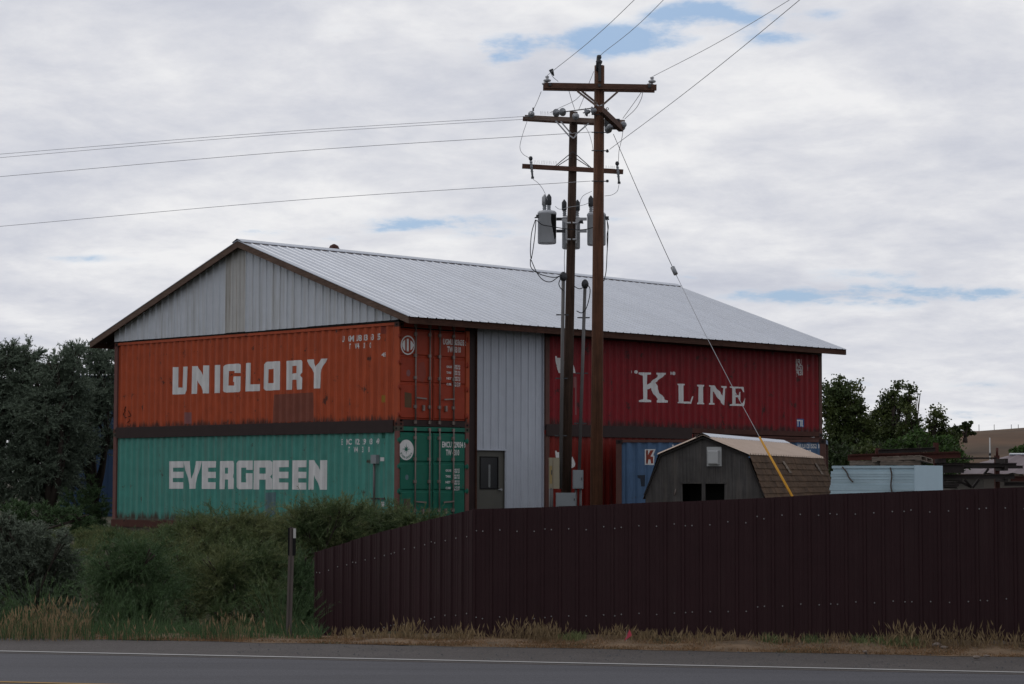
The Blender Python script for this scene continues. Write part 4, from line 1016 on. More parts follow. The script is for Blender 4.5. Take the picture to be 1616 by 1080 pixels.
jump('thin jumper from the pole top past the brace', [(937,113,44.1),(929,133,44.1),(921,155,47),(913,174,51)])
jump('right hand jumper loop from the crossarm to the buck arm', [(1014,146,44.1),(1012,156,44.4),(1003,172,44.8),(986,188,45.1)])
jump('straighter jumper from the crossarm to the buck arm', [(1012,146,44.1),(1001,162,44.5),(983,187,45.1)])
jump('jumper from the buck arm down to the right cutout', [(984,192,45.1),(982,215,47),(977,238,50),(976,255,51.7)])
jump('jumper curve from the right cutout to the right transformer', [(977,291,51.7),(974,302,51.7),(965,308,51.7),(954,309.5,51.7)])
jump('jumper from behind the pole to the middle transformer', [(921,196,51.9),(929,210,51.7),(934,226,51.7),(936,238,51.7)])
jump('jumper to the right bushing of the middle transformer', [(934,302,51.8),(922,308,51.8),(917,314,51.8),(915,322,51.8)])
jump('jumper linking the transformer bushings', [(876,326,51.8),(884,330.5,51.8),(900,327,51.8),(920,324,51.8),(930,320,51.8)])
CG = 'black service cables under the transformers'
def cab(label, pts, r=.011): wire('service_cable', label, [P(*p) for p in pts], r, M_['cable'], 'cable', None, n=8)
cab('black cable belting across the three transformers', [(847,348,51.55),(856,355,51.5),(872,358,51.5),(890,361,51.5),(910,363,51.5),(925,362,51.5),(936,359,51.6)])
cab('outer black cable hanging from the left transformer', [(845,347,51.7),(839,368,51.7),(837,395,51.7),(838,409,51.7)])
cab('inner black cable hanging from the left transformer', [(846,347,51.7),(844,372,51.7),(841,395,51.7),(838.5,409,51.7)])
cab('black cable loop from the splice to the left weatherhead', [(838,410,51.7),(847,430,51.7),(857,442,51.7),(869,445,51.7),(880,438,51.7),(886,434,51.7)])
cab('second black cable from the splice to the left weatherhead', [(837,409,51.7),(838,422,51.7),(848,431,51.7),(862,436,51.7),(876,438,51.7),(886,434.5,51.7)])
cab('short cable drooping below the left weatherhead', [(886,437,51.7),(882,447,51.7),(884,454,51.7),(889,459,51.7)])
cab('long black cable hanging right of the right transformer', [(958,345,51.7),(959.5,370,51.7),(958,400,51.7),(956.5,428,51.7),(953,444,51.7)])
cab('second black cable hanging right of the right transformer', [(957,345,51.7),(960,358,51.7),(958,372,51.7),(958.5,395,51.7)])
cab('cable sagging between the left pole and the right weatherhead', [(906,452,51.7),(914,456,51.7),(922,453,51.7),(925,448,51.7)])
cab('looped cable below the right weatherhead', [(926,448,51.7),(931,456,51.7),(930,470,51.7),(925,487,51.7),(918,494,51.7),(910,491,51.7)])
cab('thin cable from the middle transformer down the rear pole', [(891.5,393,51.8),(890.5,410,51.8),(891,433,51.8)], .007)
# guy wire with insulator and yellow guard
g0 = P(968, 212, 44.6); g1 = P(1250, 783, 40.5)
gy = empty('guy_wire', 'long guy wire slanting right with a yellow plastic guard at its foot', 'guy wire', loc=g1)
Lq = lambda p: Vector(p)-g1
def gl(v):
    t = (v-212)/(783-212); u = 968+(1250-968)*(.04*math.sin(PI*t)*-1+t)
    return P(u, v, 1/((1-t)/44.6+t/40.5))
MB().tube([Lq(gl(v)) for v in (212, 300, 395, 423)], .0065, 6).build('upper_strand', M_['dull'], gy)
MB().tube([Lq(gl(v)) for v in (432, 520, 610, 691)]+[Lq(gl(783)), Lq(gl(783))+(gl(783)-gl(700))*.9], .006, 6).build('lower_strand', M_['wire'], gy)
MB().tube([Lq(gl(422)), Lq(gl(433))], .045, 8).build('strain_insulator', M_['porc'], gy)
MB().tube([Lq(gl(690)), Lq(gl(783)), Lq(gl(783))+(gl(783)-gl(690))*.5], [.021, .025, .025], 10).build('guard', M_['yellow'], gy)

# ---------------------------------------------------------------- fence
def fenceY(X): return 27.95-.235*X
TOPV = [(745,803.5),(757,803.5),(862,800.3),(1000,794.5),(1158,788.3),(1318,779),(1478,774),(1616,769),(2200,748)]
def topv(u):
    for (a, b), (c, d) in zip(TOPV[:-1], TOPV[1:]):
        if a <= u <= c: return b+(d-b)*(u-a)/(c-a)
    return TOPV[0][1] if u < TOPV[0][0] else TOPV[-1][1]
def fence(label, start, dirv, n, topf, botf, screw_rows=(.30, 1.42), pwid=.914):
    T = empty('metal_fence', label, 'fence', Matrix.Translation((start.x, start.y, 0)) @ Matrix.Rotation(math.atan2(dirv.y, dirv.x), 4, 'Z'))
    scr = MB().lathe((0, 0, 0), [(.009, 0), (.009, .005), (.005, .009)], 8, axis=(0, -1, 0)).mesh('screw')
    for k in range(n):
        s0, s1 = k*pwid, (k+1)*pwid+.012
        zt0, zt1 = topf(s0), topf(s0+pwid); zb = botf
        j0 = random.uniform(-.004, .004)
        dy = .004*(k % 2)
        pts = [(s0, 0)]
        for j in range(4):
            c = s0+.03+j*pwid/4
            for o, h in ((-.026, 0), (-.013, .019), (.013, .019), (.026, 0), (.078, 0), (.084, .004), (.094, .004), (.10, 0), (.135, 0), (.141, .004), (.151, .004), (.157, 0)):
                if s0 < c+o < s1: pts.append((c+o, h))
        pts.append((s1, 0)); pts.sort()
        V = []
        for s, h in pts:
            f = (s-s0)/pwid; z1 = zt0+(zt1-zt0)*f+j0
            V += [(s, -h-dy, zb(s)), (s, -h-dy, z1)]
        m_ = len(pts); V += [(x, y+.002+0, z) for x, y, z in V]
        F_ = [(2*q, 2*q+2, 2*q+3, 2*q+1) for q in range(m_-1)]+[(2*m_+2*q+1, 2*m_+2*q+3, 2*m_+2*q+2, 2*m_+2*q) for q in range(m_-1)]+[(2*q+1, 2*q+3, 2*m_+2*q+3, 2*m_+2*q+1) for q in range(m_-1)]
        pn = MB().add(V, F_).build('panel', M_['fence'], T)
        for j in range(4):
            for dr_ in screw_rows:
                for off in ((0.115,) if j else (0.115, -.0)):
                    s = s0+.03+j*pwid/4+off; 
                    if j == 0 and off < .1: s = s0+.06
                    f = (s-s0)/pwid
                    link('screw', scr, M_['screw'], pn, (s, -.001-dy, zt0+(zt1-zt0)*f-dr_+(.05 if k > 3 else 0)+random.uniform(-.018, .018)))
        # posts and rails behind
        if k % 2 == 0: MB().box(s0+.3, s0+.36, .03, .09, -.3, min(zt0, zt1)-.05).build('post', M_['steel_dark'], T)
    for dr_ in screw_rows:
        V = []
        for k in range(n+1):
            s = k*pwid; z = topf(s)-dr_
            V += [(s, .006, z-.03), (s, .006, z+.03), (s, .03, z+.03), (s, .03, z-.03)]
        MB().add(V, [(4*k+a, 4*k+b, 4*k+4+b, 4*k+4+a) for k in range(n) for a, b in ((0, 1), (1, 2), (2, 3), (3, 0))]).build('rail', M_['steel_dark'], T)
    return T
fd = Vector((1, -.235, 0)).normalized()
fs = Vector((-.515, fenceY(-.515), 0))
def top_main(s):
    p = fs+fd*s; u = 808+FPX*p.x/p.y; return W(u, topv(u), p.y).z
offs = (821.3-745)/110*.914
fence('long dark brown ribbed metal fence along the road', fs, fd, 18, top_main, lambda s: -.03)
we = Vector((-2.86, 31.4, 0)); wd = (fs-we); wlen = wd.length; wd.normalize()
npw = 4; start = Vector(we)
def top_wing(s):
    p = start+wd*s; u = 808+FPX*p.x/p.y
    v = 870-(u-505)*(870-805)/(745-505)*1.0
    v -= 3.5*math.sin(PI*max(0, min(1, (u-505)/240)))
    return W(u, v, p.y).z
T = fence('short wing of the brown metal fence dropping away to the left of the corner', start, wd, npw, top_wing, lambda s: -1.0, screw_rows=(.32, 1.33), pwid=wlen/npw)

# ---------------------------------------------------------------- delineator post, flag
p = P(455, 1014, 28.0); zt = W(459, 833, 28.0).z
T = empty('delineator_post', 'steel roadside marker post with black and white reflector plates', 'marker post', loc=(p.x, p.y, -.05))
h = zt+.05
lean = .035
def pp(x, y, z): return (x+lean*z/h, y, z)
q = MB()
for (x0, x1, y0, y1) in ((-.037, -.010, .0, .012), (-.010, .010, .012, .04), (.010, .037, 0, .012)):
    V = [pp(x, y, z) for x in (x0, x1) for y in (y0, y1) for z in (-.3, h)]
    q.add(V, [(0, 1, 3, 2), (4, 6, 7, 5), (0, 4, 5, 1), (2, 3, 7, 6), (0, 2, 6, 4), (1, 5, 7, 3)])
q.build('post', M_['post'], T)
ph = .36
MB().box(lean-.052, lean-.030, -.006, -.001, h-ph, h).build('black_plate', M_['black'], T)
MB().box(lean+.008, lean+.052, -.006, -.001, h-ph, h-.02).build('black_plate', M_['black'], T)
MB().box(lean+.018, lean+.052, -.010, -.0065, h-.135, h-.01).build('reflector', M_['white'], T)
p = P(988, 1014, 26.9)
T = empty('marker_flag', 'small pink survey flag in the dry grass by the fence', 'flag', loc=(p.x, p.y, .0))
fz = W(988, 1003, 26.9).z
MB().tube([(0, 0, 0), (.012, 0, .20)], .002, 5).build('wire_stake', M_['wire'], T)
MB().add([(-.02, 0, .075), (.075, -.01, .14), (.045, .005, .215), (-.015, 0, .09), (-.02, .003, .075), (.075, -.007, .14), (.045, .008, .215), (-.015, .003, .09)], [(0, 1, 2, 3), (7, 6, 5, 4), (0, 4, 5, 1), (1, 5, 6, 2), (2, 6, 7, 3), (3, 7, 4, 0)]).build('flag', M_['pink'], T)

# ---------------------------------------------------------------- small barn shed
SY = 44.5; sa = R(19.5)
sb = W(1111, 781, SY); sb.z = 0
SMX = Matrix.Translation((sb.x, sb.y, .35)) @ Matrix.Rotation(-sa, 4, 'Z')
shed = empty('barn_shed', 'small weathered gambrel barn shed with tan roof behind the fence', 'shed', SMX)
SLn = 7.6; zA = W(1109, 689.5, SY).z-.35; zK = W(1176, 718, SY).z-.35; zS = W(1200, 781, SY).z-.35
wK, wS = .915, 1.265
outline = [(-wS, 0), (-wS, zS), (-wK, zK), (0, zA), (wK, zK), (wS, zS), (wS, 0)]
# local frame: x across the front, y back
Mi = SMX.inverted(); nf = SMX.to_3x3() @ Vector((0, -1, 0))
def shp(u, v): p = Mi @ onplane(u, v, SMX @ Vector((0, 0, 0)), nf); return (p.x, p.z)
x0, z1 = shp(1077, 763.5); x1, _ = shp(1143, 763.5); z0 = z1-.42
def shedwall(xa, xb, za, zb_):  # clip against the gambrel outline
    def topz(x):
        x = abs(x)
        return zA+(zK-zA)*x/wK if x <= wK else zK+(zS-zK)*(x-wK)/(wS-wK)
    xs = sorted(set([xa, xb]+[q for q in (-wK, 0, wK) if xa < q < xb])); V = []
    for x in xs:
        t_ = min(topz(x)-.02, zb_); V += [(x, 0, za), (x, 0, t_), (x, .02, za), (x, .02, t_)]
    F_ = []
    for k in range(len(xs)-1):
        b = 4*k; F_ += [(b, b+4, b+5, b+1), (b+2, b+3, b+7, b+6), (b+1, b+5, b+7, b+3)]
    return MB().add(V, F_)
for (xa, xb, za, zb_) in ((-wS+.01, x0-.003, 0, 9), (x0, x1, z1, 9), (x1+.003, wS-.01, 0, 9), (x0, x1, 0, z0)):
    shedwall(xa, xb, za, zb_).build('wall_board', M_['shedwood'], shed)
MB().box(x0, x1, .6, .62, 0, z1+.2).build('dark_interior', M_['black'], shed)
wf = MB().box((x0*.5+x1*.5)-.03, (x0*.5+x1*.5)+.045, -.02, .02, z0, z1).build('window_mullion', M_['shedwood'], shed)
MB().box(x0-.04, x1+.04, -.022, -.001, z1, z1+.035).build('window_trim', M_['shedwood'], shed)
V = []
for y in (.02, SLn): V += [(x, y, z-.02 if k not in (0, 6) else 0) for k, (x, z) in enumerate(outline)]
MB().add(V, [(0, 7, 8, 1), (5, 12, 13, 6), (13, 12, 11, 10, 9, 8, 7)]).build('wall', M_['shedwood'], shed)
# corner / rake trims
for (a, b) in ((1, 2), (2, 3), (3, 4), (4, 5)):
    pa = Vector((outline[a][0], -.04, outline[a][1])); pb = Vector((outline[b][0], -.04, outline[b][1]))
    MB().beam(pa+Vector((0, 0, -.02)), pb+Vector((0, 0, -.02)), .03, .07, (0, 1, 0)).build('rake_trim', mat('dark trim', (.03, .026, .025), .9) if (a, b) == (1, 2) else bpy.data.materials['dark trim'], shed)
# vent
vx0, vz0 = shp(1116, 736); vx1, vz1 = shp(1139, 705.5)
vb_ = MB().box(vx0, vx1, -.03, -.001, vz0, vz1).build('vent_flange', M_['plastic'], shed)
q = MB(); cxv = (vx0+vx1)/2; czv = (vz0+vz1)/2; w_ = (vx1-vx0)*.36; h_ = (vz1-vz0)*.36
V = [(cxv+sx*w_*k, -.03-dd, czv-.02+sz*h_*k) for (k, dd) in ((1, 0), (1, .10), (.85, .12)) for sx, sz in ((-1, -1), (1, -1), (1, 1), (-1, 1))]
q.add(V, [(4*a+i, 4*a+(i+1) % 4, 4*a+4+(i+1) % 4, 4*a+4+i) for a in (0, 1) for i in range(4)]+[(8, 9, 10, 11)]); q.build('vent_hood', M_['plastic'], vb_)
MB().tube([(shp(1067, 772)[0], -.03, shp(1067, 772)[1]), (shp(1065, 782)[0], -.03, shp(1065, 782)[1])], .012, 6).build('hasp', M_['bar'], shed)
# upper metal roof
for side in (-1, 1):
    for k in range(8):
        y0 = -.10+k*.975; y1 = y0+.985
        L0 = math.hypot(wK+.06, (zA-zK)*(wK+.06)/wK); slope = (zA-zK)/wK
        ribsheet(y0, y1, lambda s: 0, lambda s: wK+.07, lambda s, t_, h: (side*t_, s, zA+.03+h+.002*(k % 2)-slope*t_), pitch=.245, rh=.034, rw=.035, s_ref=0).build('roof_panel', M_['tanroof'], shed)
for side in (-1, 1):
    V = []
    for y in (-.12, 7.72): V += [(0, y, zA+.078), (side*.15, y, zA+.07-slope*.15), (side*.155, y, zA+.05-slope*.155)]
    MB().add(V, [(0, 3, 4, 1), (1, 4, 5, 2)]).build('ridge_flashing', M_['roof'], shed)
# lower shingled slopes: shingle courses
for side in (-1, 1):
    rows_ = 7; 
    for r_ in range(rows_):
        t0, t1 = r_/rows_, (r_+1)/rows_
        y = -.06; 
        while y < 7.66:
            w_ = min(.305, 7.66-y); g_ = .006
            def sp_(t_, off): return (side*(wS+.03+(wK+.05-wS-.03)*t_+off), 0, zS-.10+(zK-zS+.08)*t_)
            a_ = sp_(t0, .020+random.uniform(0, .008)); b_ = sp_(t1+.03, .006)
            V = [(a_[0], y+g_, a_[2]), (a_[0], y+w_, a_[2]), (b_[0], y+w_, b_[2]), (b_[0], y+g_, b_[2]), (a_[0]-side*.02, y+g_, a_[2]), (a_[0]-side*.02, y+w_, a_[2])]
            MB().add(V, [(0, 1, 2, 3), (0, 4, 5, 1)] if side > 0 else [(3, 2, 1, 0), (1, 5, 4, 0)]).build('shingle', M_['shingle'], shed) if (side > 0) else None
            y += .305
    if side < 0:
        MB().add([(side*(wS+.03), -.06, zS-.1), (side*(wS+.03), 7.66, zS-.1), (side*(wK+.05), 7.66, zK), (side*(wK+.05), -.06, zK)], [(0, 1, 2, 3)]).build('shingle_slope', M_['shingle'], shed)
# bare grey scrapes on the slope where shingles are missing
for (ya, tb) in ((3.1, .62), (6.6, .6)):
    for k in range(3):
        t0 = tb+k*.10; f = lambda t_, off: side_x(t_, off)
        X = lambda t_: (wS+.03+(wK+.05-wS-.03)*t_+.036)
        Z = lambda t_: zS-.10+(zK-zS+.08)*t_
        y0 = ya-.12*k+.0; MB().add([(X(t0), y0, Z(t0)), (X(t0), y0+.28, Z(t0)), (X(t0+.09), y0+.16, Z(t0+.09)), (X(t0+.09), y0-.04, Z(t0+.09)), ], [(0, 1, 2, 3)]).build('bare_patch', M_['pallet'], shed)

# ---------------------------------------------------------------- foam stack, pallets, steel rack
c0_ = W(1443, 735, 40.0); L0_ = W(1310, 735, 41.0); R0_ = W(1478, 735, 41.8)
ztp = c0_.z; dl = Vector((L0_.x-c0_.x, L0_.y-c0_.y, 0)); d2 = Vector((-dl.y, dl.x, 0)).normalized()
if d2.y < 0: d2 = -d2
xax = -dl.normalized(); wl_ = dl.length; dp_ = 1.22
yaw = math.atan2(xax.y, xax.x)
FMX = Matrix.Translation((c0_.x, c0_.y, 0)) @ Matrix.Rotation(yaw, 4, 'Z')
# right face visible: front-left wall runs towards -x, end face at x = 0 faces right-front
fo = empty('foam_board_stack', 'tall stack of pale blue foam boards strapped together behind the fence', 'board stack', FMX)
nb = 22; th = .052
wend = (R0_.x-c0_.x)
for k in range(nb):
    z = ztp-(k+1)*th
    j = random.uniform(-.02, .02); bulge = .06*math.sin(PI*min(1, k/14.0))
    MB().box(-wl_+j-bulge+.05, -.004, j*.6-.0+random.uniform(-.008, .008), dp_, z+.001, z+th-.0005).build('foam_board', M_['foam'], fo)
MB().box(.0, .02, -.01, dp_+.01, ztp-1.16, ztp+.006).build('end_wrap', M_['foam_end'], fo)
for (ua, va, ub, vb2) in ((1329, 737, 1346, 761), (1405, 738, 1408, 779)):
    nrm = FMX.to_3x3() @ Vector((0, -1, 0))
    a = FMX.inverted() @ onplane(ua, va, FMX @ Vector((0, -.03, 0)), nrm); b = FMX.inverted() @ onplane(ub, vb2, FMX @ Vector((0, -.03, 0)), nrm)
    MB().tube(cat([a, a.lerp(b, .3)+Vector((.02, -.005, 0)), a.lerp(b, .7)-Vector((.015, 0, 0)), b], n=4), .014, 5).build('strap', M_['strap'], fo)
def pallet(label, c, yaw, tilt, w, d_):
    T = empty('wooden_pallet', label, 'pallet', Matrix.Translation(c) @ Matrix.Rotation(yaw, 4, 'Z') @ Matrix.Rotation(tilt, 4, 'X') @ Matrix.Rotation(tilt*.5, 4, 'Y'), 'weathered pallets on the foam stack')
    for k in range(3): y = k*(d_-.09)/2; MB().box(0, w, y, y+.07, 0, .06).build('stringer', M_['pallet'], T)
    for k in range(7):
        x = k*(w-.1)/6+random.uniform(-.01, .01); MB().box(x, x+.1, -.01, d_+.01+random.uniform(-.05, .03), .062, .078).build('slat', M_['pallet'], T)
    for k in range(3):
        x = k*(w-.1)/2; MB().box(x, x+.1, 0, d_, -.02, -.002).build('slat', M_['pallet'], T)
pallet('flat weathered pallet on the left of the foam stack', W(1342, 735.5, 41.1)+Vector((0, .1, .02)), R(-20), 0, 1.0, .9)
pallet('tilted broken pallet lying on top of another one', W(1376, 733, 40.9)+Vector((0, 0, .06)), R(-28), R(-4), .95, .8)
pallet('low pallet under the tilted one at the right', W(1392, 735.5, 40.5)+Vector((0, .2, .02)), R(-12), 0, .75, .8)
# cantilever steel rack and stock
RY = 50
rk = empty('storage_rack', 'dark steel cantilever rack with three posts in the yard', 'storage rack', loc=W(1477, 790, RY)-Vector((0, 0, 1.0)))
Lr = lambda p: Vector(p)-rk.location
for (u, v0) in ((1385, 708), (1477, 699), (1573, 719)):
    p = P(u, v0, RY+.35); MB().box(-.05, .05, -.07, .07, -2.6, 0, Matrix.Translation(Lr(p))).build('post', M_['steel_rust'], rk)
    for vv_ in (728, 740, 757):
        a = P(u, vv_, RY+.3); MB().beam(Lr(a), Lr(a)+Vector((0, -1.0, 0)), .07, .10).build('arm', M_['steel_dark'], rk)
MB().tube([Lr(P(1573.5, 719, RY+.35)), Lr(P(1573.5, 707, RY+.35))], .03, 6).build('post_stub', M_['steel_rust'], rk)
for (ua, va, ub, vb2) in ((1560, 740, 1553, 749), (1522, 757, 1533, 770), (1545, 757, 1535, 770), (1510, 758, 1530, 768), (1496, 733, 1480, 745)):
    MB().beam(Lr(P(ua, va, RY+.3)), Lr(P(ub, vb2, RY+.3)), .05, .05, (0, 1, 0)).build('brace', M_['steel_dark'], rk)
BG = 'steel beams stacked on the rack'
def ibeam(name, label, u0, v0, u1, v1, Y, hh, mt, n=1):
    a = P(u0, v0, Y); b = P(u1, v1, Y+random.uniform(-.2, .2)); T = empty(name, label, 'steel beam', loc=a, group=BG)
    b = b-a; z = Vector((0, 0, 1))
    MB().beam(z*(hh/2-.008), b+z*(hh/2-.008), .12, .014).build('flange', mt, T)
    MB().beam(-z*(hh/2-.008), b-z*(hh/2-.008), .12, .014).build('flange', mt, T)
    MB().beam(Vector(), b, .012, hh-.034).build('web', mt, T)
SR, SD = M_['steel_rust'], M_['steel_dark']
ibeam('steel_beam', 'long rust red beam on the top level, front one', 1338, 723, 1516, 718.5, RY-.55, .13, SR)
ibeam('steel_beam', 'rust red beam on the top level behind the front one', 1342, 720.5, 1513, 716, RY-.25, .10, SR)
ibeam('steel_beam', 'thin dark beam crossing between the two left posts above the others', 1386, 713, 1476, 709.5, RY+.1, .10, SD)
ibeam('steel_beam', 'slim dark bar reaching from the top level to the right post', 1515, 723.5, 1573, 723.5, RY-.3, .045, SD)
ibeam('steel_beam', 'long dark beam on the middle level', 1478, 734, 1604, 734, RY-.6, .10, SD)
ibeam('steel_beam', 'dark beam jutting farthest right on the middle level', 1490, 737.3, 1614, 737.3, RY-.3, .07, SD)
ibeam('steel_beam', 'short deep dark beam at the left of the middle level', 1480, 740, 1521, 740, RY-.75, .20, SD)
ibeam('steel_beam', 'long dark beam on the lower level', 1480, 753, 1601, 752, RY-.6, .12, SD)
ibeam('steel_beam', 'reddish beam at the lower right', 1595, 756, 1640, 756, RY-.2, .12, SR)
for k, (v, lb) in enumerate(((758.5, 'upper'), (762.5, 'second'), (766, 'third'), (769.5, 'lowest'))):
    ibeam('steel_beam', f'{lb} short dark beam of the low stack beside the foam boards', 1479, v, 1519-k*3, v, RY-.75, .05, SD)
ibeam('steel_beam', 'low dark beam near the fence top at the far right', 1585, 764, 1640, 764, RY-.4, .10, SD)

# far right building, mast
Mp = W(1593, 719, 95); E0 = W(1541, 748, 90)
hb = empty('house', 'low building with a maroon ribbed metal roof at the far right', 'building', loc=(E0.x, E0.y, 0))
el_ = Mp-E0; Lh = 16
MB().box(.4, Lh, .4, 9.6, 0, E0.z-.05).build('wall', M_['cream'], hb)
def purp(s, t_, h): return (s+el_.x*t_*1.0*(1 if s < .5 else 1)-0, t_*5, E0.z+el_.z*t_+h)
for k in range(16):
    s0, s1 = k*1.0, (k+1)*1.0+.01
    pts = []
    V = []; F_ = []
    n_ = 5
    for j in range(n_):
        for t_ in (0, 1):
            s = s0+(s1-s0)*j/(n_-1); h = .05 if j in (2,) else 0
            hip = el_.x*t_*max(0, 1-s/16)
            V.append((s+hip, t_*5, E0.z+el_.z*t_+h))
    MB().add(V, [(2*j, 2*j+2, 2*j+3, 2*j+1) for j in range(n_-1)]).build('roof_panel', M_['purple'], hb)
    V2 = [(x, 10-y, z) for x, y, z in V]
    MB().add(V2, [(2*j, 2*j+1, 2*j+3, 2*j+2) for j in range(n_-1)]).build('roof_panel', M_['purple'], hb)
MB().add([(0, 0, E0.z), (el_.x, 5, Mp.z), (0, 10, E0.z)], [(0, 1, 2)]).build('hip_end', M_['purple'], hb)
MB().tube([(el_.x, 5, Mp.z+.04), (Lh, 5, Mp.z+.04)], .07, 6).build('ridge_cap', M_['roof'], hb)
mp_ = W(1563, 775, 100); mt_ = W(1563.5, 691, 100)
T = empty('mast', 'thin white mast in front of the hill', 'mast', loc=(mp_.x, mp_.y, 0))
MB().tube([(0, 0, 0), (0, 0, mt_.z)], [.04, .03], 8).build('mast_pole', M_['plastic'], T)
for k in range(1, 5): MB().lathe((0, 0, mt_.z*k/5), [(.055, 0), (.055, .12)], 8).build('collar', M_['dull'], T)
# fence along the hill crest
for u, pl in ((1569, 'above the white mast'), (1596, 'left of the closely spaced pair'), (1607, 'right of the closely spaced pair'), (1545, 'nearest the round hillside tree')):
    p = W(u, 674.5, 433); T = MB().tube([(0, 0, -2.5), (0, 0, .55)], .06, 5).build('fence_post', M_['bark']); T.location = p
    prop(T, f'thin fence post on the hill crest, {pl}', 'fence post', 'fence posts along the hill crest')
# blue building behind the trees
bb = empty('steel_building', 'deep blue steel building half hidden behind the left trees', 'building', loc=(W(95, 700, 96).x, 96, 0))
hB = W(140, 597, 96).z
for k in range(14):
    ribsheet(k*.9, k*.9+.905, lambda s: 0, lambda s: hB, lambda s, z, h: (s, -h, z)).build('wall_panel', M_['bluewall'], bb)
MB().box(0, 12.6, .02, 10, 0, hB-.02).build('wall', M_['bluewall'], bb)
MB().box(-.2, 12.8, -.15, 10.2, hB, hB+.12).build('roof', M_['bluewall'], bb)

# ---------------------------------------------------------------- vegetation
def rand_dirs(n, up=0.):
    d = rng.normal(size=(n, 3)); d[:, 2] += up; return d/np.linalg.norm(d, axis=1, keepdims=True)
def leaf_quads(C, size, aspect, up=.0, jit=.35):
    n = len(C); a = rand_dirs(n, up); b = rand_dirs(n); b -= (a*b).sum(1, keepdims=True)*a; b /= np.linalg.norm(b, axis=1, keepdims=True)
    s = size*(1+jit*rng.uniform(-1, 1, (n, 1))); w = s*aspect
    V = np.stack([C-a*s/2, C+b*w/2, C+a*s/2, C-b*w/2], 1).reshape(-1, 3)
    return V, np.arange(n*4).reshape(n, 4)
def shoots(base, dirv, length, nleaf, ll, lw, droop=.3, t0=.08, spread=.55):
    """stems with leaflets: base (n,3), dirv (n,3) -> triangles"""
    n = len(base); t = rng.uniform(t0, 1, (n, nleaf, 1)); L = length.reshape(n, 1, 1)
    side = dirv.copy(); side[:, 2] = 0; 
    nrm = np.linalg.norm(side, axis=1, keepdims=True)+1e-6; side = side/nrm
    P0 = base[:, None, :]+dirv[:, None, :]*L*t+side[:, None, :]*(L*droop*t**2)*.7-np.array([0, 0, 1.])*(L*droop*t**2.2)
    d = dirv[:, None, :]+rng.normal(size=(n, nleaf, 3))*spread; d /= np.linalg.norm(d, axis=2, keepdims=True)
    b = rng.normal(size=(n, nleaf, 3)); b -= (b*d).sum(2, keepdims=True)*d; b /= np.linalg.norm(b, axis=2, keepdims=True)
    l = ll*rng.uniform(.6, 1.3, (n, nleaf, 1))*(1.1-.4*t); w = lw
    V = np.stack([P0-b*w/2, P0+b*w/2, P0+d*l], 2).reshape(-1, 3)
    # stems as two crossed slivers
    k = 6; tt = np.linspace(0, 1, k).reshape(1, k, 1)
    S_ = base[:, None, :]+dirv[:, None, :]*L*tt+side[:, None, :]*(L*droop*tt**2)*.7-np.array([0, 0, 1.])*(L*droop*tt**2.2)
    wv = np.array([.0045, 0, 0])*(1.1-tt)
    A = S_-wv; B = S_+wv
    q = np.stack([A[:, :-1], B[:, :-1], B[:, 1:], A[:, :-1], B[:, 1:], A[:, 1:]], 2).reshape(-1, 3)
    V = np.concatenate([V, q]); return V, np.arange(len(V)).reshape(-1, 3)
def limb(mb, a, b, r0, r1, bend=.15):
    a = Vector(a); b = Vector(b); L = (b-a).length; off = Vector((random.uniform(-1, 1), random.uniform(-1, 1), random.uniform(.0, .5)))*bend*L
    pts = [a.lerp(b, t)+off*math.sin(PI*t)*.5 for t in (0, .25, .5, .75, 1)]
    mb.tube(pts, [r0+(r1-r0)*t for t in (0, .25, .5, .75, 1)], 7); return pts
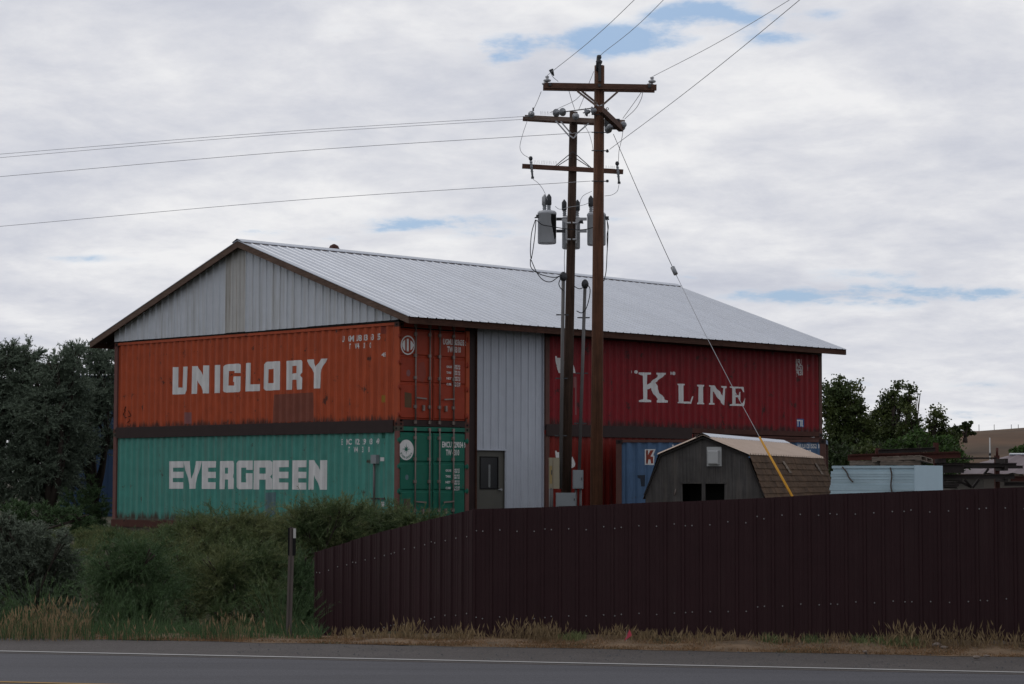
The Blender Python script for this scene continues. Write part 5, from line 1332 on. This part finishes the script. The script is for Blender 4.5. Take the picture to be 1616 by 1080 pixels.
def tree(label, base_u, Y, blobs, leafmat, size, aspect, dens, name='tree', catn='tree', mode='quad', trunk_r=.16, up=.1, group=None, gz=None):
    b0 = W(base_u, 800, Y); gz = float(hgt(b0.x, b0.y)) if gz is None else gz; base = Vector((b0.x, b0.y, gz))
    T = empty(name, label, catn, loc=base, group=group); mpx = Y/FPX; mb = MB()
    cs_ = []
    for (u, v, ru, rv_) in blobs:
        c = W(u, v, Y+random.uniform(-.6, .6)); cs_.append((c, ru*mpx, rv_*mpx))
    lowest = min(c.z-r2 for c, _, r2 in cs_)
    fork = base+Vector((0, 0, max(.3, (lowest-gz)*.7)))
    mb.tube([Vector((0, 0, -.2)), (fork-base)*.5+Vector((.05, 0, 0)), fork-base], [trunk_r*1.15, trunk_r, trunk_r*.9], 9)
    allV = []
    for (c, rx_, rz_) in cs_:
        pts = limb(mb, fork-base, c-base, trunk_r*.6, trunk_r*.14)
        for k in range(5):
            e = c-base+Vector((random.uniform(-1, 1)*rx_, random.uniform(-1, 1)*rx_, random.uniform(-.3, 1)*rz_))*.75
            limb(mb, pts[2+k % 3], e, trunk_r*.18, .012)
        ry_ = (rx_+rz_)/2
        ncl = max(6, int(dens*rx_*rz_*4)); d = rand_dirs(ncl, .15); rr = rng.uniform(.35, 1.03, (ncl, 1))**.6
        CC = np.array(c-base)+d*rr*np.array([rx_, ry_, rz_])*(1+.18*rng.normal(size=(ncl, 1)))
        if mode == 'quad':
            nl = 34; cr_ = rng.uniform(.10, .26, (ncl, 1, 1))*max(.6, min(1.6, ry_))
            q = CC[:, None, :]+rng.normal(size=(ncl, nl, 3))*cr_*np.array([1, 1, .75]); q = q.reshape(-1, 3)
            V, F_ = leaf_quads(q, size, aspect, up); allV.append(V)
        else:
            dd = d+np.array([0, 0, .55]); dd /= np.linalg.norm(dd, axis=1, keepdims=True)
            for rep in range(5):
                d3 = dd+rng.normal(size=dd.shape)*.45; d3 /= np.linalg.norm(d3, axis=1, keepdims=True)
                V, _ = shoots(CC-d3*.15, d3, rng.uniform(.25, .6, ncl)*mode, 22, size, size*aspect, .25, .0, .6); allV.append(V)
    mb.build('trunk', M_['bark'], T)
    V = np.concatenate(allV)
    k = 4 if mode == 'quad' else 3
    fast('crown', V, np.arange(len(V)).reshape(-1, k), leafmat, T)
    return T
# left: grey green olive trees
tree('tall grey green tree at the left edge of the photo', -30, 66, [(-60,620,70,60),(-20,690,70,70),(-30,580,40,35),(10,600,48,45),(5,690,60,60),(20,562,22,20),(45,575,22,24),(30,640,50,45)], M_['olive'], .12, .26, 46, mode=1.0, trunk_r=.2)
tree('grey green tree with a ragged top left of the container building', 78, 65, [(60,605,42,42),(90,575,22,22),(75,650,48,50),(95,700,48,52),(60,730,60,50),(110,620,34,38),(116,566,15,22),(40,770,60,40)], M_['olive'], .12, .26, 46, mode=1.0, trunk_r=.2)
tree('smaller grey green tree tight against the left building corner', 150, 69, [(125,560,16,20),(152,570,22,20),(165,600,26,34),(138,640,30,34),(165,650,24,34),(172,700,14,20),(120,700,34,34),(170,560,18,14),(95,745,40,36)], M_['olive'], .12, .26, 46, mode=1.0, trunk_r=.16)
tree('big grey green shrub in the left foreground ditch', 40, 36, [(0,865,48,50),(48,862,42,40),(95,880,34,42),(20,920,60,48),(80,930,52,44),(112,905,24,30),(-50,890,60,60),(60,832,16,14),(12,825,20,20),(100,848,12,14)], M_['olive2'], .062, .26, 170, name='shrub', catn='shrub', mode=.42, trunk_r=.05)
tree('dark green bush behind the left foreground shrub', 60, 50, [(60,812,40,20),(20,812,35,20),(100,815,26,18),(130,820,18,16)], M_['weed2'], .09, .2, 60, name='bush', catn='bush', mode=.6, trunk_r=.06)
tree('dark green bush between the grey green tree and the left building corner', 140, 64.5, [(120,800,26,30),(148,790,20,34),(160,815,12,22),(130,830,26,20)], M_['weed2'], .09, .2, 60, name='bush', catn='bush', mode=.6, trunk_r=.06)
# right: dark leafy trees
tree('tall dark green tree right behind the building corner', 1325, 92, [(1312,635,18,26),(1330,625,20,22),(1345,640,18,30),(1318,665,26,34),(1350,662,16,20),(1330,700,40,34),(1306,612,5,10),(1325,605,6,7),(1340,610,7,7),(1357,640,8,12),(1310,740,30,34),(1355,690,26,24),(1345,715,40,28),(1365,675,14,14)], M_['cotton'], .115, .7, 27, trunk_r=.25)
tree('dark green tree in the middle of the right tree row', 1400, 95, [(1400,635,14,18),(1413,628,8,16),(1420,650,16,22),(1396,662,20,24),(1380,665,16,16),(1400,690,36,28),(1372,700,24,26),(1418,610,4,6),(1425,705,30,24),(1395,720,44,22)], M_['cotton'], .115, .7, 27, trunk_r=.25)
tree('slender dark tree with a pointed top beside the bare branches', 1434, 93, [(1435,622,9,18),(1432,640,10,18),(1438,660,12,18),(1445,672,9,14),(1432,690,18,20)], M_['cotton'], .115, .7, 27, trunk_r=.18)
tree('short rounded dark tree at the right end of the row', 1475, 97, [(1478,655,9,14),(1486,668,9,12),(1468,665,8,10),(1475,680,18,14),(1460,692,18,16),(1492,690,14,12),(1500,684,8,8),(1480,702,26,18),(1505,698,12,12)], M_['cotton'], .115, .7, 27, trunk_r=.18)
tree('fresh green bush under the right tree row', 1470, 82, [(1480,705,24,18),(1450,700,30,20),(1500,712,18,14),(1420,708,30,18),(1515,728,20,16),(1440,735,40,20),(1495,740,30,20)], M_['lime'], .16, .5, 14, name='bush', catn='bush', trunk_r=.12)
tree('green bush beside the blue container corner', 1322, 74, [(1322,712,16,22),(1338,722,14,16),(1318,735,20,20),(1370,712,30,16),(1355,735,30,22)], M_['cotton'], .15, .5, 14, name='bush', catn='bush', trunk_r=.12)
tree('low green bush at the right edge beyond the maroon roof', 1612, 130, [(1606,716,9,6),(1618,712,12,9),(1630,714,14,9)], M_['lime'], .30, .6, 9, name='bush', catn='bush', trunk_r=.12)
tree('round dark tree standing on the hillside', 1524, 330, [(1524,674,9,7),(1520,681,8,7),(1531,684,6,4),(1527,670,6,4)], M_['cotton'], .5, .8, 2.2, trunk_r=.35, gz=8.3)
tree('lower dark tree left of the round hillside tree', 1508, 330, [(1508,680,7,6),(1505,688,8,8),(1512,685,6,6)], M_['cotton'], .5, .8, 2.2, trunk_r=.35, gz=8.3)
db_ = empty('dead_branches', 'bare grey branches rising beside the slender dark tree', 'dead tree', loc=W(1446, 760, 94)*1.0); db_.location.z = .3
q = MB(); o_ = Vector(db_.location)
for pts in ([(1446,740),(1447,680),(1449,650),(1448,618)], [(1447,668),(1450,640),(1452,622)], [(1446,668),(1446,640),(1445,626)]):
    pp_ = [W(u, v, 94)-o_ for u, v in pts]; q.tube(pp_, [.035-.008*k for k in range(len(pp_))], 5)
q.build('trunk', M_['twig'], db_)

# weeds in the ditch and on the bank: nobody could count them
def scatter(n, sfun):
    out = []
    while len(out) < n:
        c = sfun()
        if c is not None: out.append(c)
    return np.array(out)
LINE = [(140, 862), (200, 866), (235, 852), (262, 832), (300, 818), (340, 810), (380, 812), (420, 812), (450, 818), (470, 805), (500, 795), (540, 797), (570, 806), (600, 804), (640, 806), (672, 814), (700, 822)]
def crestv(u):
    if u < LINE[0][0]: return LINE[0][1]-6
    for (a, b), (c, d) in zip(LINE[:-1], LINE[1:]):
        if a <= u <= c: return b+(d-b)*(u-a)/(c-a)
    return LINE[-1][1]
def bank():
    Y = rng.uniform(28.6, 60.0); u = rng.uniform(-80, 720)
    X = (u-808)/FPX*Y
    # keep out of the building and off the fence line
    if Y > 47 and not (u < 330 or (u > 440 and Y < 51)): return None
    if u > 505 and Y < 31.6 + 0: 
        if X > -2.86+(31.4-Y)*.7-.25: return None
    q = BMX.inverted() @ Vector((X, Y, 0))
    if q.x > -.35 and q.y > -.35: return None
    if X > -2.7 and Y < fenceY(X)+2.2: return None
    return (X, Y)
def make_weeds(name, label, nclump, mt, ns, nl, rad, hr, ymin, ymax, seed, ll=.09, lw=.010, fcap=.6, drp=.14, lmax=.75):
    C = []
    while len(C) < nclump:
        c = bank()
        if c and ymin < c[1] < ymax: C.append(c)
    C = np.array(C); X, Y = C[:, 0], C[:, 1]; Zg = hgt(X, Y); U = 808+FPX*X/Y
    cap = np.array([CAMZ-(crestv(u)+rng.uniform(-3, 10)-760.5)*y/FPX-z for u, y, z in zip(U, Y, Zg)])
    H = np.clip(np.where(rng.random(nclump) < fcap, cap*rng.uniform(.88, 1.14, nclump), np.minimum(rng.uniform(hr[0], hr[1], nclump), cap)), .3, 2.4)
    B = np.repeat(np.stack([X, Y, Zg], 1), ns, 0); n = len(B); Hh = np.repeat(H, ns)
    th = rng.uniform(0, 2*PI, n); q = np.sqrt(rng.uniform(0, 1, n)); 
    B[:, 0] += np.cos(th)*q*rad*.35; B[:, 1] += np.sin(th)*q*rad*.35; B[:, 2] -= .05
    le = q*rng.uniform(.2, lmax, n); d = np.stack([np.cos(th)*le, np.sin(th)*le, np.ones(n)], 1)+rng.normal(size=(n, 3))*.06; d /= np.linalg.norm(d, axis=1, keepdims=True)
    L = Hh*(1.12-.30*q)*rng.uniform(.75, 1.08, n)
    V, F_ = shoots(B, d, L*1.12, nl, ll, lw, drp, .10, .40)
    prop(fast(name, V, F_, mt), label, 'weeds', kind='stuff')
make_weeds('tall_weeds', 'mass of feathery olive green weeds on the bank below the containers', 150, M_['weed'], 60, 36, 1.0, (.8, 1.6), 40, 60, 1, .10, .011, .75, .12)
make_weeds('tall_weeds', 'darker green weeds growing among the feathery ones in the ditch', 60, M_['weed2'], 50, 32, .8, (.5, 1.0), 29, 38, 3, .08, .009, .0, .2)
def wb(label, bu, Y, blobs, mt, **k): tree(label, bu, Y, blobs, mt, k.get('ll', .095), k.get('asp', .095), k.get('dens', 120), name='weed_bush', catn='bush', mode=k.get('m', 1.0), trunk_r=.025, group='feathery weed bushes filling the ditch')
wb('wide feathery bush under the middle of the green container', 360, 37.0, [(285,862,42,30),(320,842,46,28),(365,833,48,24),(410,836,42,24),(340,872,60,30),(400,868,55,32),(448,842,30,24)], M_['weed'])
wb('tall feathery bush behind the roadside marker post', 500, 36.5, [(482,835,34,34),(512,815,34,24),(545,808,36,18),(498,870,45,40),(540,850,45,35),(455,868,30,30)], M_['weed'])
wb('feathery bush leaning over the top of the fence wing', 620, 38.0, [(585,822,36,22),(620,824,36,20),(655,826,32,16),(560,840,34,26),(600,850,50,26),(688,828,20,12)], M_['weed'])
wb('arching green bush in the middle of the ditch', 390, 32.5, [(350,905,40,34),(392,892,44,34),(430,905,34,36),(372,935,46,32),(330,940,26,26),(420,945,24,22),(350,975,34,16),(410,978,34,14)], M_['weed'], m=1.05, ll=.085)
wb('deep green bush at the left of the ditch beside the grey green shrub', 210, 32.0, [(180,890,36,32),(222,882,34,28),(250,905,30,34),(200,925,44,36),(240,948,34,30),(165,940,28,34),(215,968,34,20),(180,985,34,16),(250,982,32,14)], M_['weed2'], m=1.05, ll=.085)
wb('thin olive bush between the two larger ditch bushes', 290, 34.0, [(290,895,30,28),(275,925,24,26),(305,920,26,30),(300,965,26,22)], M_['weed'], dens=110)
wb('green bush between the marker post and the fence end', 470, 33.2, [(470,925,24,34),(480,900,20,26),(474,960,24,30),(466,985,22,16)], M_['weed2'], m=.8, ll=.075)
wb('low bush by the left end of the foundation', 230, 52.0, [(190,880,20,14),(222,876,24,14),(250,866,22,12),(278,852,18,12),(240,880,30,16),(292,840,14,12)], M_['weed'], m=1.2, ll=.09, dens=90)
def grass(name, label, fn, n, h0, h1, w, mt, head=0, lean=.35, cat_='grass'):
    pts = scatter(n, fn); X, Y = pts[:, 0], pts[:, 1]; Zg = hgt(X, Y); hs = pts[:, 2] if pts.shape[1] > 2 else 1
    H = rng.uniform(h0, h1, n)*hs; th = rng.uniform(0, 2*PI, n); l_ = lean*rng.uniform(.1, 1, n)
    dx = np.cos(th)*l_; dy = np.sin(th)*l_*.6; b = np.stack([X, Y, Zg-.01], 1)
    p1 = b+np.stack([dx*H*.35, dy*H*.35, H*.55], 1); p2 = b+np.stack([dx*H, dy*H, H*(1-.25*l_)], 1)
    pa = rng.uniform(-.8, .8, n); wv = np.stack([np.cos(pa), np.sin(pa), np.zeros(n)], 1)*w/2
    V = np.stack([b-wv, b+wv, p1+wv*.8, b-wv, p1+wv*.8, p1-wv*.8, p1-wv*.8, p1+wv*.8, p2], 1).reshape(-1, 3)
    if head:
        k = rng.random(n) < head; q = p2[k]; dirn = (p2-p1)[k]; dirn /= np.linalg.norm(dirn, axis=1, keepdims=True); hl = rng.uniform(.05, .11, (k.sum(), 1)); ww = np.stack([np.cos(pa[k]), np.sin(pa[k]), np.zeros(k.sum())], 1)*.009
        V2 = np.stack([q-dirn*hl*.3, q+ww+dirn*hl*.25, q+dirn*hl, q-dirn*hl*.3, q+dirn*hl, q-ww+dirn*hl*.25], 1).reshape(-1, 3); V = np.concatenate([V, V2])
    prop(fast(name, V, np.arange(len(V)).reshape(-1, 3), mt), label, cat_, kind='stuff')
def verge_any():
    s = rng.uniform(-14, 7.5); n = N_EDGE+rng.uniform(-.06, 1.15)*rng.uniform(.3, 1); p = rp(s, n); 
    return (p.x, p.y, .35+.5*rng.random()+.5*(n-N_EDGE))
grass('matted_grass', 'low matted straw coloured grass lining the pavement edge', verge_any, 42000, .02, .075, .008, M_['straw_low'], lean=1.6)
TUFT = [(815, .16, 1.0), (850, .16, .9), (872, .1, .7), (735, .15, .6), (700, .2, .4), (640, .12, .9), (975, .12, .55), (1060, .3, .35), (1110, .2, .45), (1200, .5, .25), (1490, .20, .85), (1545, .2, .8), (1590, .3, .95), (1435, .15, .9), (1395, .3, .3), (1330, .3, .3), (1010, .1, .4), (600, .25, .4), (560, .2, .35)]
def tufts():
    u, w_, h_ = TUFT[rng.integers(len(TUFT))]; Yf = 27.0 if u < 1300 else 26.2
    Xc = (u-808)/FPX*Yf; X = Xc+rng.normal()*w_; Y = fenceY(X)-.25-abs(rng.normal())*.25
    return (X, Y, h_*rng.uniform(.5, 1.1))
grass('dry_tufts', 'tufts of tall dry grass with seed heads at the foot of the fence', tufts, 2000, .08, .30, .0065, M_['straw'], head=.7, lean=.5)
def leftdry():
    u = rng.uniform(-60, 500); Y = rng.uniform(27.4, 28.9); X = (u-808)/FPX*Y; d_ = .6 if u < 150 else (.30 if 320 < u < 430 else .07)
    c_ = .5+.5*math.sin(X*4)*math.sin(X*1.7+Y*2)
    if rng.random() > d_*(.45+.8*c_): return None
    return (X, Y, (1.25 if u < 150 else .85 if 320 < u < 420 else .6)*(.6+.5*c_))
grass('dry_grass', 'tall dry seeded grass along the left road edge', leftdry, 520, .14, .42, .007, M_['straw'], head=.75, lean=.45)
def leftgreen():
    u = rng.uniform(-60, 510); Y = rng.uniform(27.6, 30.5); return ((u-808)/FPX*Y, Y, .6+.7*rng.random())
grass('green_grass', 'green grass under the weeds at the left road edge', leftgreen, 6000, .06, .28, .008, M_['weed2'], lean=.6)
def fgreen():
    u = [910, 905, 1375, 1395, 1420, 1345, 1275, 1210][rng.integers(8)]+rng.normal()*9; X = (u-808)/FPX*27; return (X, fenceY(X)-.35-abs(rng.normal())*.12, .6+.5*rng.random())
grass('green_tufts', 'small green weeds sprouting at the foot of the fence', fgreen, 1300, .05, .17, .010, M_['weed'], lean=.9)

# stones on the verge
GS = 'loose pale stones on the verge'
for (u, v, s_, lb) in ((1478, 1022, .07, 'pale stone in the grass below the right fence'), (1576, 1022, .10, 'largest rounded stone near the right end of the verge'), (1490, 1024, .05, 'small stone beside the pale stone in the grass'), (1452, 1018, .05, 'stone close to the fence foot at right'),
                       (1541, 1036, .05, 'flat pale stone at the pavement edge, left of two'), (1557, 1034, .04, 'flat pale stone at the pavement edge, right of two'), (1365, 1027, .035, 'tiny stone in the dry grass left of the others')):
    Yq = 26.0 if v < 1030 else 25.2; d = ray(u, v); t_ = (CAMZ-.05)/(-d.z); c = CAM+d*t_
    bm2 = bmesh.new(); bmesh.ops.create_icosphere(bm2, subdivisions=2, radius=s_*.65)
    for vv_ in bm2.verts: vv_.co = Vector((vv_.co.x*1.4, vv_.co.y, vv_.co.z*.6))*(1+random.uniform(-.16, .16))
    me = bpy.data.meshes.new('stone'); bm2.to_mesh(me); bm2.free(); o = link('stone', me, M_['stone']); o.location = (c.x, c.y, float(hgt(c.x, c.y))+.02); prop(o, lb, 'stone', GS)
# gravel crumbs on the shoulder
n = 900; s = rng.uniform(-9, 8, n); nn = rng.uniform(N_WHITE+.15, N_EDGE+.3, n); C = np.stack([RD.x*s+RN.x*nn, RD.y*s+RN.y*nn, np.full(n, .012)], 1)
V = []; r_ = (rng.uniform(.004, .016, (n, 1))**1)
octv = np.array([(1, 0, 0), (0, 1, 0), (-1, 0, 0), (0, -1, 0), (0, 0, 1)]); V = (C[:, None, :]+octv[None]*r_[:, None]*rng.uniform(.6, 1.3, (n, 5, 1))).reshape(-1, 3)
F_ = (np.arange(n)[:, None, None]*5+np.array([(0, 1, 4), (1, 2, 4), (2, 3, 4), (3, 0, 4)])[None]).reshape(-1, 3)
prop(fast('gravel', V, F_, M_['dull']), 'loose gravel crumbs scattered over the road shoulder', 'gravel', kind='stuff')
